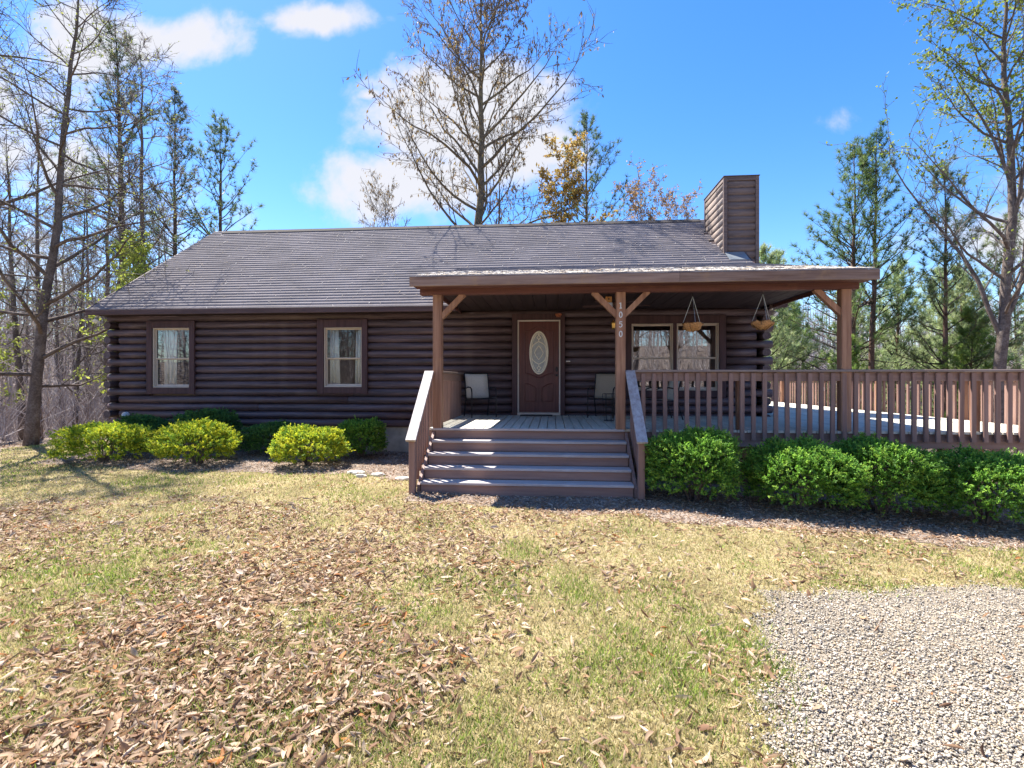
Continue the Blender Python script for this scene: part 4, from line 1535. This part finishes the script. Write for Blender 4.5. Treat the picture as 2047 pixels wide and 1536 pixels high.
YEL = ((.46, .50, .035), (.56, .56, .04), (.36, .44, .035), (.26, .36, .035), (.15, .26, .03))
GRN = ((.08, .19, .05), (.11, .24, .055), (.065, .15, .05), (.14, .28, .06))
GR2 = ((.16, .34, .045), (.22, .41, .05), (.13, .28, .045), (.30, .47, .07), (.10, .21, .04))
gl_, gg_, gr_ = 'yellow green shrubs in the front bed', 'dark green shrubs against the log wall', 'round green shrubs in front of the deck'
shrub(-8.45, -2.05, .74, .58, .70, 1, YEL, 'leftmost yellow green shrub, at the left corner of the house', gl_)
shrub(-6.48, -2.1, .70, .58, .74, 2, YEL, 'middle yellow green shrub, under the gap between the two left windows', gl_)
shrub(-4.27, -2.1, .63, .54, .66, 3, YEL, 'yellow green shrub nearest the porch steps', gl_)
shrub(-8.75, -.75, .62, .5, .72, 4, GRN, 'dark green shrub under the leftmost window, behind the leftmost yellow shrub', gg_)
shrub(-7.25, -.75, .66, .5, .82, 5, GRN, 'dark green shrub peeking over the middle yellow shrub', gg_)
shrub(-5.62, -.95, .52, .45, .62, 6, GRN, 'dark green shrub left of the yellow shrub nearest the steps', gg_)
shrub(-3.72, -.9, .43, .42, .74, 7, GR2, 'mid green shrub alone against the wall, left of the porch steps', gg_)
shrub(2.22, -4.15, .56, .54, .96, 8, GR2, 'round green shrub just right of the porch steps', gr_, 3300, .032, 0, 2.3)
shrub(3.58, -4.25, .64, .56, .86, 9, GR2, 'second green shrub right of the steps, in front of the deck', gr_, 3300, .032, 0, 2.2)
shrub(4.62, -4.15, .60, .56, .96, 10, GR2, 'tallest green shrub in front of the deck, third from the steps', gr_, 3300, .032, 0, 2.2)
shrub(5.88, -4.2, .72, .56, .88, 12, GR2, 'green shrub at the right picture edge, fourth from the steps', gr_, 3500, .032, 0, 2.2)

# ------------------------------------------------------------------ trees that stand out
BUD = ((.30, .34, .06), (.38, .40, .09), (.25, .30, .06))
SEED = ((.30, .20, .08), (.22, .14, .07), (.36, .26, .10), (.16, .11, .07))
OR = ((.48, .32, .07), (.40, .25, .07), (.50, .38, .12))
big = deciduous(21, 19.4, .27, (.1, 0), .33, 46, 7.0, (14, 50), SEED, .55, (.18, .06), 'bark_moss', 13, 7, .0095, .085, True, twig_col=(.19, .15, .115))
plant_tree('bare_tree', big, -2.72, 9.5, 'tall bare tree with hanging brown seed heads rising behind the middle of the roof')
lean_t = deciduous(22, 12.5, .125, (1.35, .2), .10, 44, 4.8, (-5, 38), BUD, .3, (.06, .035), 'bark', 11, 7, .0055, .03, twig_col=(.17, .14, .12), wobble=.03)
plant_tree('leaning_tree', lean_t, -12.5, .15, 'dark leaning trunk with long bare branches at the left edge of the lawn')
edge_t = deciduous(23, 14, .20, (.3, .2), .22, 40, 5.4, (0, 40), BUD, .6, (.06, .035), 'bark', 12, 7, .0055, .03)
plant_tree('bare_tree', edge_t, -14.3, -1.6, 'bare budding tree whose branches reach in from the left picture edge', rz=1.1)
right_t = deciduous(24, 19, .20, (.5, 0), .26, 40, 6.2, (20, 56), ((.24, .31, .04), (.32, .36, .05), (.18, .25, .04)), 1.0, (.13, .08), 'bark', 13, 7, .008, .06, limbs=[(.22, 3.0, R(62), 8.5), (.25, .3, R(65), 8.0)], leaf_z0=9.0, twig_col=(.24, .21, .19))
plant_tree('budding_tree', right_t, 15.4, 7.2, 'big tree with fresh yellow green leaves at the right picture edge')
small_l = deciduous(25, 10.8, .09, (.2, 0), .3, 30, 4.0, (20, 55), SEED, .45, (.14, .04), 'bark_moss', 8, 5, .008, .06, True)
plant_tree('bare_tree', small_l, -8.0, 12.5, 'small bare tree with brown seed heads behind the roof, left of the tall tree')
orange_t = deciduous(26, 11.2, .10, (0, 0), .35, 24, 3.2, (30, 65), OR, 1.5, (.17, .09), 'bark', 8, 5, .007, .06)
plant_tree('golden_tree', orange_t, .75, 10.2, 'small tree with golden yellow leaves behind the roof, beside the ridge pine')
bud_t = deciduous(27, 10.6, .09, (0, 0), .4, 26, 3.6, (25, 62), ((.40, .25, .10), (.34, .22, .12)), .9, (.13, .06), 'bark', 7, 5, .006, .06)
plant_tree('bare_tree', bud_t, 4.3, 11.5, 'slim tree with orange buds above the ridge, left of the chimney')
plant_tree('bare_tree', bud_t, 5.9, 12.6, 'slim tree with orange buds right behind the chimney', rz=2., s=.98)

PD = ((.075, .12, .06), (.095, .14, .065), (.12, .155, .075), (.19, .16, .09))
pA = pine(31, 17.5, .20, .42, 3.3, (-.2, 0), .24, 16, .018, PD, .62, 4, .72, True, .3)
pB = pine(32, 14.5, .14, .40, 2.6, (.1, 0), .22, 16, .017, PD, .60, 4, .72, True, .3)
pC = pine(33, 13.5, .15, .36, 3.9, (.2, 0), .24, 16, .018, ((.08, .13, .05), (.12, .17, .06), (.16, .20, .07)), .6, 4, .75, True, .35)
plant_tree('pine_tree', pA, -18.3, 9.0, 'tallest thin pine left of the house')
plant_tree('pine_tree', pB, -16.0, 9.2, 'narrow pine in the middle of the three left of the ridge')
plant_tree('pine_tree', pC, -14.5, 9.9, 'pine leaning over the left end of the ridge')
pD = pine(34, 12.8, .14, .30, 4.1, (0, 0), .27, 16, .018, ((.09, .16, .05), (.13, .20, .06), (.19, .25, .075)), .60, 4, .68, True, .3)
pE = pine(35, 13.3, .14, .34, 3.0, (.1, 0), .24, 16, .018, ((.08, .15, .05), (.12, .19, .06)), .62, 4, .7, True, .3)
plant_tree('pine_tree', pD, 12.9, 11.2, 'broad pine right of the chimney, behind the porch corner')
plant_tree('pine_tree', pE, 13.6, 10.9, 'slender taller pine right of the broad pine')
plant_tree('pine_tree', pC, 2.1, 14.0, 'pine top showing above the ridge right of the tall bare tree', rz=2.2, s=1.13)

# brighter pines low behind the deck and scrub on the right
WP = ((.33, .41, .18), (.42, .50, .23), (.52, .57, .30), (.26, .34, .15))
pF = pine(36, 8.5, .11, .06, 2.9, (0, 0), .26, 17, .019, WP, .46, 5, .85, False, .6)
pG = pine(37, 7.0, .09, .04, 2.5, (.1, 0), .24, 22, .020, ((.24, .34, .08), (.33, .44, .10), (.17, .27, .07)), .40, 5, .95, False, .7)
spots = [(9.9, 12.5, 0, 1.0, 0, 'pale green young pine just right of the log corner'), (12.0, 16.5, 1.3, 1.15, 0, 'pale green pine between the log corner and the right porch post'),
         (15.2, 15.0, 2.1, 1.0, 0, 'pale green pine right of the right porch post'), (18.2, 16.5, .6, 1.15, 0, 'pale green pine far behind the middle of the side railing'),
         (21.5, 18.0, 3.3, 1.2, 0, 'pale green pine far back near the right picture edge'), (16.2, 9.2, .4, .80, 1, 'bright green young pine at the right edge above the railing'),
         (13.9, 19.0, 4.4, 1.2, 1, 'bright green young pine far behind the two tall pines'), (10.9, 20.5, 2.9, 1.25, 1, 'bright green young pine deep behind the log corner'),
         (17.7, 11.6, 5.0, .95, 0, 'pale green pine under the big budding tree'), (24.5, 14.5, 1.9, 1.2, 0, 'pale green pine out at the far right'),
         (12.2, 10.0, 3.9, .62, 1, 'low bright green pine behind the right porch post')]
for (x, y, rz, s, kind, lb) in spots:
    plant_tree('young_pine', (pF, pG)[kind], x, y, lb, 'tree', 'young pines behind the deck', rz, s)
pH = pine(38, 11.5, .12, .22, 2.8, (0, 0), .24, 15, .018, ((.10, .15, .06), (.15, .19, .07), (.21, .24, .10)), .55, 4, .8)
plant_tree('scrub_pine', pH, 15.6, 9.6, 'sparse dark scrub pine between the tall pines and the budding tree')
plant_tree('scrub_pine', pH, 20.2, 12.5, 'sparse dark scrub pine at the right edge behind the budding tree', rz=2., s=.95)
sap = deciduous(28, 6.0, .045, (.1, 0), .15, 20, 1.9, (15, 55), ((.40, .46, .07), (.48, .52, .10), (.34, .40, .08)), 1.3, (.13, .07), 'bark', 7, 5, .004, .05)
plant_tree('sapling', sap, -13.2, 4.0, 'sapling with bright yellow green leaves left of the log corner')
plant_tree('sapling', sap, -15.6, 6.5, 'sapling with yellow green leaves behind the leaning trunk', rz=2.5, s=1.15)
plant_tree('sapling', sap, -17.5, 3.0, 'yellow green sapling at the left picture edge', rz=4.0, s=.9)

# ------------------------------------------------------------------ woods
bare = [deciduous(41 + i, 13 + 1.5 * i, .11 + .025 * i, (.3 * (i - 1), .2), .22, 26, 3.4, (5, 50), BUD, .12, (.06, .035), 'bark', 10, 6, .009, .05, twig_col=(.38, .325, .30)) for i in range(4)]
rg = np.random.default_rng(77)
wood_spots = []
def far_enough(x, y, d): return all((x - a) ** 2 + (y - b) ** 2 > d * d for a, b in wood_spots)
tries = 0
while len(wood_spots) < 40 and tries < 4000:
    tries += 1
    x, y = rg.uniform(-44, -12.8), rg.uniform(-1, 30)
    px = (x - .296); dy = y + 11.16
    if x / dy < -1.35 or x / dy > -.80 or not far_enough(x, y, 1.7) or (x > -14.5 and y < 3): continue
    wood_spots.append((x, y))
for i, (x, y) in enumerate(wood_spots):
    plant_tree('woodland_tree', bare[i % 4], x, y, 'bare grey tree in the wood left of the house', 'tree', 'bare trees in the left wood', rg.uniform(0, 6.28), rg.uniform(.6, .95))
wood_r = []
while len(wood_r) < 22:
    x, y = rg.uniform(7, 48), rg.uniform(17, 40)
    if (x - .3) / (y + 11.2) > 1.2 or any((x - a) ** 2 + (y - b) ** 2 < 6 for a, b in wood_r): continue
    wood_r.append((x, y))
for i, (x, y) in enumerate(wood_r):
    if i % 2: plant_tree('woodland_tree', bare[i % 4], x, y, 'bare tree in the mixed wood behind the deck', 'tree', 'bare trees in the right wood', rg.uniform(0, 6.28), rg.uniform(.5, .75))
    else: plant_tree('woodland_pine', (pF, pH)[(i // 2) % 2], x, y, 'pine in the mixed wood behind the deck', 'tree', 'pines in the right wood', rg.uniform(0, 6.28), rg.uniform(.9, 1.2))
# across the drive behind the photographer: only seen mirrored in the window panes
for i, (x, y) in enumerate(((5.5, -21), (8.5, -24), (11.5, -22), (7.0, -30), (10.2, -31), (14.5, -28), (-14, -24), (-10.5, -28), (-24, -25), (-28, -29), (-20, -31), (3.0, -27))):
    plant_tree('roadside_tree', bare[i % 4], x, y, 'bare tree across the drive, mirrored in the window panes', 'tree', 'bare trees across the drive', i * 1.7, 1.05)


def brush():
    """undergrowth: a tangle of thin stems and twigs through the wood on both sides"""
    rg = np.random.default_rng(5)
    P0, P1, Q0, Q1, C = [], [], [], [], []
    def region(n, xr, yr, hr, colr, r, lim):
        x = rg.uniform(*xr, n); y = rg.uniform(*yr, n)
        k = lim(x, y); x, y = x[k], y[k]
        z = g(x, y)
        b = np.stack([x, y, z - .05], 1)
        for j in range(7):
            d = rg.normal(size=(len(x), 3)) * np.array([.5, .5, .25]) + np.array([0, 0, .85])
            L = rg.uniform(*hr, len(x))[:, None] * (.5 if j else 1.)
            s = b if j == 0 else b + (tip - b) * rg.uniform(.2, .95, (len(x), 1))
            e = s + unit(d) * L
            if j == 0: tip = e
            P0.append(s); P1.append(e)
            Q0.append(np.full(len(x), r)); Q1.append(np.full(len(x), r * .35))
            C.append(np.array(colr)[rg.integers(0, len(colr), len(x))])
    GREYS = ((.40, .34, .325), (.30, .25, .24), (.50, .44, .42), (.34, .26, .22))
    region(4200, (-46, -12.6), (-2, 34), (.8, 3.4), GREYS, .011, lambda x, y: ((x / (y + 11.2)) > -1.5) & ((x < -14) | (y > 3.5)))
    region(1600, (9.5, 50), (9, 40), (.6, 2.6), ((.36, .30, .24), (.44, .37, .30), (.28, .25, .16)), .011, lambda x, y: x / (y + 11.2) < 1.35)
    region(1500, (-38, 22), (-48, -19), (1.2, 4.5), GREYS, .016, lambda x, y: x > -60)
    V, F = segs_to_mesh(np.vstack(P0), np.vstack(P1), np.concatenate(Q0), np.concatenate(Q1))
    o = inst('undergrowth', soup('undergrowth', V, F, np.repeat(np.vstack(C), 6, 0), MT['twig']), (0, 0, 0))
    tag(o, 'tangle of thin grey stems under the trees around the lawn', 'undergrowth', None, 'stuff')


def far_wood():
    rg = np.random.default_rng(6)
    P0, P1, Q0, Q1, C = [], [], [], [], []
    n = 3600
    a = np.where(rg.uniform(size=n) < .72, rg.uniform(-1.15, 1.15, n), rg.uniform(1.15, 5.13, n))                 # bearing about the house, densest to the north
    d = rg.uniform(44, 120, n) * np.where(np.abs(a) < 1.16, 1, .75)
    x, y = np.sin(a) * d, np.cos(a) * d - 6
    z = g(x, y)
    h = rg.uniform(7, 13, n)
    base = np.stack([x, y, z - .3], 1); tip = base + np.stack([rg.normal(0, .5, n), rg.normal(0, .5, n), h], 1)
    tone = np.array(((.36, .315, .305), (.45, .40, .39), (.29, .25, .24)))[rg.integers(0, 3, n)]
    P0.append(base); P1.append(tip); Q0.append(rg.uniform(.08, .17, n)); Q1.append(np.full(n, .02)); C.append(tone)
    for j in range(22):
        f = rg.uniform(.12, .97, (n, 1))
        s = base + (tip - base) * f
        dd = rg.normal(size=(n, 3)) * np.array([1, 1, .3]) + np.array([0, 0, .5])
        e = s + unit(dd) * rg.uniform(.8, 3.0, (n, 1)) * (1.1 - .6 * f)
        P0.append(s); P1.append(e); Q0.append(np.full(n, .035)); Q1.append(np.full(n, .012)); C.append(tone)
    V, F = segs_to_mesh(np.vstack(P0), np.vstack(P1), np.concatenate(Q0), np.concatenate(Q1))
    o = inst('far_woodland', soup('far_woodland', V, F, np.repeat(np.vstack(C), 6, 0), MT['twig']), (0, 0, 0))
    tag(o, 'far off grey leafless woodland closing the view', 'woodland', None, 'stuff')


brush()
far_wood()

# ------------------------------------------------------------------ grass, leaf litter, gravel


def noise2(x, y, s, seed=0):
    """cheap smooth value noise"""
    r = np.random.default_rng(seed)
    T = r.uniform(0, 1, (64, 64))
    u, v = x * s + 400, y * s + 400
    i, j = np.floor(u).astype(int), np.floor(v).astype(int)
    f, h = u - i, v - j
    f = f * f * (3 - 2 * f); h = h * h * (3 - 2 * h)
    i0, j0, i1, j1 = i % 64, j % 64, (i + 1) % 64, (j + 1) % 64
    return T[i0, j0] * (1 - f) * (1 - h) + T[i1, j0] * f * (1 - h) + T[i0, j1] * (1 - f) * h + T[i1, j1] * f * h


vin_gravel = np.vectorize(in_gravel)
vin_bed = np.vectorize(in_bed)


def scatter(n, rg, near=1.9, far=13.5, wide=1.12, power=1.0):
    """points over the lawn, thinning with distance from the place where the drive meets the lawn"""
    d = near * (far / near) ** (rg.uniform(0, 1, n) ** power)
    s = rg.uniform(-wide, wide, n)
    x = .296 + d * s - .08 * d
    y = -11.16 + d
    # the lawn and drive go on to either side and under the viewer's feet
    m = n // 5
    xe, ye = rg.uniform(-12.5, 9.3, m), rg.uniform(-13.0, -4.5, m)
    out = np.abs((xe - .296) + .08 * (ye + 11.16)) > wide * np.maximum(ye + 11.16, 0)
    out |= ye + 11.16 < near
    if far > 5: x, y = np.concatenate([x, xe[out]]), np.concatenate([y, ye[out]])
    return x, y


def leafiness(x, y):
    a = noise2(x, y, .9, 3) * .55 + noise2(x, y, 2.3, 4) * .45
    left = sstep(1.0, -2.6, x) * sstep(-3.6, -6.0, y)
    strip = sstep(-5.9, -5.0, y) * sstep(-.5, 1.5, x) * .6
    front_ = np.exp(-((x + .1) / 1.5) ** 2) * sstep(-6.0, -4.6, y) * .55
    return np.clip((a - .44) * 2.0 + .42 * left + .22 * sstep(3.4, .5, x) * sstep(-3.5, -6.5, y) + strip + front_, 0, 1)


def grass():
    rg = np.random.default_rng(8)
    x, y = scatter(330000, rg, 1.75, 13.2, 1.12, .92)
    keep = (~vin_gravel(x + rg.normal(0, .09, len(x)), y + rg.normal(0, .09, len(x)))) & (~vin_bed(x + rg.normal(0, .08, len(x)), y + rg.normal(0, .08, len(x)))) & (x > -12.5) & (x < 9)
    lf = leafiness(x, y)
    keep &= rg.uniform(size=len(x)) > lf * .55
    x, y = x[keep], y[keep]
    n = len(x)
    z = g(x, y)
    gr = noise2(x, y, 1.1, 9) * .6 + noise2(x, y, 4.0, 10) * .4
    gr = np.clip((gr - .46) * 2.6 + .15 * sstep(0, 3, x), 0, 1)
    h = rg.uniform(.020, .055, n) * (.75 + .6 * gr)
    th = rg.uniform(0, 6.28, n)
    tl = rg.uniform(.2, 1.25, n)
    d = np.stack([np.cos(th) * tl, np.sin(th) * tl, np.ones(n)], 1)
    d = unit(d) * h[:, None]
    s = np.stack([-np.sin(th), np.cos(th), 0 * th], 1)
    ps = rg.uniform(0, 6.28, n)
    s = np.stack([np.cos(ps), np.sin(ps), 0 * ps], 1)
    dist = np.hypot(x - .3, y + 11.16)
    w = (.0022 + .00055 * dist)[:, None] * rg.uniform(.7, 1.3, (n, 1))
    P = np.stack([x, y, z + .002], 1)
    V = np.stack([P - s * w, P + s * w, P + d], 1).reshape(-1, 3)
    F = np.arange(3 * n).reshape(-1, 3)
    straw = np.array([(.52, .43, .22), (.60, .51, .29), (.44, .35, .17), (.50, .44, .20)])[rg.integers(0, 4, n)]
    green = np.array([(.22, .31, .055), (.30, .38, .07), (.16, .25, .045), (.36, .40, .10)])[rg.integers(0, 4, n)]
    isg = rg.uniform(size=n) < (.08 + .62 * gr)
    C = np.where(isg[:, None], green, straw) * rg.uniform(.8, 1.2, (n, 1))
    o = inst('lawn_grass', soup('lawn_grass', V, F, np.repeat(C, 3, 0), MT['grass']), (0, 0, 0))
    tag(o, 'short half dormant lawn grass, straw and green', 'grass', None, 'stuff')


grass()

LEAFPAL = np.array([(.40, .275, .175), (.48, .355, .24), (.28, .17, .10), (.56, .44, .33), (.34, .205, .115), (.20, .11, .065), (.42, .26, .15), (.42, .17, .055)])
LEAFW = np.array([.2, .18, .16, .14, .14, .10, .06, .02])


def leaf_template(curl, bend):
    """one dry leaf, 5 stations by 3 across, curled across and bent along"""
    V = []
    for i in range(5):
        t = i / 4
        w = [.05, .34, .42, .30, .03][i]
        for k in (-1, 0, 1):
            a = k * curl
            V.append(((t - .5), w * .5 * math.sin(a) / max(curl, .2), w * .5 * (1 - math.cos(a)) / max(curl, .2) + bend * (t - .5) ** 2))
    F = []
    for i in range(4):
        for k in range(2):
            a = i * 3 + k
            F.append((a, a + 1, a + 4, a + 3))
    return np.array(V), np.array(F)


TEMPL = [leaf_template(c, b) for c, b in ((.9, .3), (1.5, .45), (2.2, .25), (2.7, .5), (1.2, -.4), (1.9, .8))]


def rot_batch(rg, n, tilt=.45, yaw=None):
    yaw = rg.uniform(0, 6.28, n) if yaw is None else yaw
    a = rg.normal(0, tilt, n); b = rg.normal(0, tilt, n)
    cy, sy, ca, sa, cb, sb = np.cos(yaw), np.sin(yaw), np.cos(a), np.sin(a), np.cos(b), np.sin(b)
    Rz = np.zeros((n, 3, 3)); Rz[:, 0, 0] = cy; Rz[:, 0, 1] = -sy; Rz[:, 1, 0] = sy; Rz[:, 1, 1] = cy; Rz[:, 2, 2] = 1
    Rx = np.zeros((n, 3, 3)); Rx[:, 0, 0] = 1; Rx[:, 1, 1] = ca; Rx[:, 1, 2] = -sa; Rx[:, 2, 1] = sa; Rx[:, 2, 2] = ca
    Ry = np.zeros((n, 3, 3)); Ry[:, 1, 1] = 1; Ry[:, 0, 0] = cb; Ry[:, 0, 2] = sb; Ry[:, 2, 0] = -sb; Ry[:, 2, 2] = cb
    return Rz @ Rx @ Ry


def leaf_cloud(x, y, z, size, rg, tilt=.45, bright=1.):
    n = len(x)
    parts = []
    which = rg.integers(0, len(TEMPL), n)
    flip = np.where(rg.uniform(size=n) < .5, 1., -1.)
    M = rot_batch(rg, n, tilt)
    tone = LEAFPAL[rg.choice(len(LEAFPAL), n, p=LEAFW / LEAFW.sum())] * rg.uniform(.75, 1.2, (n, 1)) * bright
    for k, (TV, TF) in enumerate(TEMPL):
        i = np.where(which == k)[0]
        if not len(i): continue
        v = TV[None] * size[i][:, None, None]
        v = np.repeat(v, 1, 0).copy()
        v[:, :, 2] *= flip[i][:, None]
        v[:, :, 2] -= v[:, :, 2].min(1, keepdims=True)
        v = np.einsum('nij,nkj->nki', M[i], v) + np.stack([x[i], y[i], z[i]], 1)[:, None]
        f = (np.arange(len(i)) * len(TV))[:, None, None] + TF[None]
        parts.append((v.reshape(-1, 3), f.reshape(-1, 4), np.repeat(tone[i], len(TV), 0)))
    return join(parts)


def litter():
    rg = np.random.default_rng(12)
    x, y = scatter(230000, rg, 1.75, 14.0, 1.15, .80)
    lf = leafiness(x, y)
    bed = vin_bed(x, y)
    grv = vin_gravel(x, y)
    p = .04 + .85 * lf ** 1.2
    p = np.where(bed, np.where(x < -1.7, .40, .75), p)
    p = np.where(grv, .012, p)
    keep = (rg.uniform(size=len(x)) < p * .56) & (x < 9.4) & ~((y > -3.05) & (x > -1.7) & (x < 9)) & ~((x > -1.66) & (x < 1.48) & (y > -4.1))
    keep &= ~((y > 0) & (x > -10.3))
    x, y = x[keep], y[keep]
    bed = bed[keep]
    size = np.clip(rg.lognormal(math.log(.056), .30, len(x)), .026, .10) * np.where(bed, .8, 1)
    z = g(x, y) + rg.uniform(.004, .028, len(x))
    V, F, C = leaf_cloud(x, y, z, size, rg)
    tag(inst('leaf_litter', soup('leaf_litter', V, F, C, MT['dry_leaf']), (0, 0, 0)), 'drifts of curled dry brown leaves over lawn and bed', 'leaves', None, 'stuff')
    # the largest leaves, nearest the viewer, one by one
    meshes = []
    for k, (TV, TF) in enumerate(TEMPL):
        for c in range(5):
            tone = LEAFPAL[[0, 1, 3, 2, 4][c]] if k != 3 or c else LEAFPAL[7]
            v = TV.copy(); v[:, 2] -= v[:, 2].min()
            meshes.append(soup('leaf', v, TF, np.tile(tone, (len(v), 1)), MT['dry_leaf'], smooth=True))
    cnt = 0
    while cnt < 290:
        xx, yy = scatter(1, rg, 1.8, 3.6, 1.05, 1.0)
        if in_gravel(xx[0], yy[0]) or rg.uniform() > .15 + leafiness(xx, yy)[0]: continue
        s = float(np.clip(rg.lognormal(math.log(.072), .22), .045, .11))
        o = inst('leaf', meshes[rg.integers(0, len(meshes))], (xx[0], yy[0], float(g(xx[0], yy[0])) + rg.uniform(.008, .025)), GROUND)
        o.rotation_euler = (rg.normal(0, .35) + (math.pi if rg.uniform() < .0 else 0), rg.normal(0, .3), rg.uniform(0, 6.28))
        o.scale = (s, s, s)
        cnt += 1


litter()


def mulch():
    """shredded bark and needles over the beds"""
    rg = np.random.default_rng(14)
    n = 60000
    x = rg.uniform(-9.9, 9.2, n); y = rg.uniform(-5.8, .1, n)
    k = vin_bed(x, y) & ~((y > -2.9) & (x > -1.7))
    x, y = x[k], y[k]
    n = len(x)
    P = np.stack([x, y, g(x, y) + rg.uniform(.006, .03, n)], 1)
    th = rg.uniform(0, 6.28, n)
    d = np.stack([np.cos(th), np.sin(th), rg.normal(0, .25, n)], 1) * rg.uniform(.015, .055, (n, 1))
    V, F = segs_to_mesh(P, P + d, rg.uniform(.002, .007, n), rg.uniform(.001, .004, n))
    C = np.array([(.36, .28, .21), (.26, .19, .14), (.46, .38, .31), (.18, .12, .085), (.52, .46, .40)])[rg.integers(0, 5, n)]
    tag(inst('bark_mulch', soup('bark_mulch', V, F, np.repeat(C, 6, 0), MT['pebble']), (0, 0, 0)), 'shredded bark mulch covering the flower beds', 'mulch', None, 'stuff')


mulch()


def pebbles():
    rg = np.random.default_rng(15)
    x, y = scatter(210000, rg, 1.7, 5.4, 1.12, .95)
    ok = vin_gravel(x + rg.normal(0, .05, len(x)), y + rg.normal(0, .05, len(x))) | ((vin_gravel(x + .12, y - .08)) & (rg.uniform(size=len(x)) < .10))
    x, y = x[ok], y[ok]
    n = len(x)
    # six sided squashed double pyramid
    base = [(math.cos(2 * math.pi * i / 5), math.sin(2 * math.pi * i / 5), 0) for i in range(5)]
    T = np.array(base + [(.1, 0, .55), (0, .1, -.6)])
    Ft = np.array([(i, (i + 1) % 5, 5) for i in range(5)] + [((i + 1) % 5, i, 6) for i in range(5)])
    size = np.clip(rg.lognormal(math.log(.0052), .42, n), .0028, .016)
    v = T[None] * rg.uniform(.65, 1.3, (n, 7, 3)) * size[:, None, None]
    v = np.einsum('nij,nkj->nki', rot_batch(rg, n, .5), v) + np.stack([x, y, g(x, y) + .008 + rg.uniform(0, .008, n)], 1)[:, None]
    F = (np.arange(n) * 7)[:, None, None] + Ft[None]
    C = np.array([(.42, .365, .285), (.36, .31, .245), (.49, .42, .325), (.27, .235, .185), (.43, .33, .215), (.17, .155, .14), (.56, .49, .40)])[rg.integers(0, 7, n)] * rg.uniform(.85, 1.15, (n, 1))
    tag(inst('gravel_stones', soup('gravel_stones', v.reshape(-1, 3), F.reshape(-1, 3), np.repeat(C, 7, 0), MT['pebble']), (0, 0, 0)), 'loose pale gravel stones of the parking patch', 'gravel', None, 'stuff')


pebbles()


def roof_debris():
    """pine straw and seed wings lying on the shingles and porch boards"""
    rg = np.random.default_rng(16)
    P0, P1 = [], []
    def lay(n, xr, yr, zf, up, l):
        x = rg.uniform(*xr, n); y = rg.uniform(*yr, n) if not callable(yr) else yr(n)
        th = rg.uniform(0, 6.28, n); L = rg.uniform(*l, n)
        x2, y2 = x + np.cos(th) * L, y + np.sin(th) * L
        P0.append(np.stack([x, y, zf(y) + up], 1)); P1.append(np.stack([x2, y2, zf(y2) + up + .004], 1))
    lay(900, (RX0, RX1), (EY, 3.7), roof_z, .022, (.02, .09))
    lay(1500, (PX0 + .05, PX1 - .05), lambda n: PEY + .03 + 1.6 * rg.uniform(0, 1, n) ** 1.8, porch_z, .018, (.03, .14))
    lay(240, (-1.5, 8.2), (-3.0, -.2), lambda y: 0 * y, .006, (.02, .07))
    P0, P1 = np.vstack(P0), np.vstack(P1)
    n = len(P0)
    k = (P0[:, 2] > roof_z(P0[:, 1]) + .0) | (P0[:, 0] < PX0) | (P0[:, 2] < .1) | (P0[:, 1] > YM)
    P0, P1 = P0[k], P1[k]
    n = len(P0)
    V, F = segs_to_mesh(P0, P1, np.full(n, .004), np.full(n, .003))
    C = np.array([(.62, .55, .45), (.70, .66, .60), (.50, .40, .28)])[rg.integers(0, 3, n)]
    tag(inst('pine_straw', soup('pine_straw', V, F, np.repeat(C, 6, 0), MT['pebble']), (0, 0, 0)), 'scattered pale pine straw on the roof and porch boards', 'pine straw', None, 'stuff')


roof_debris()
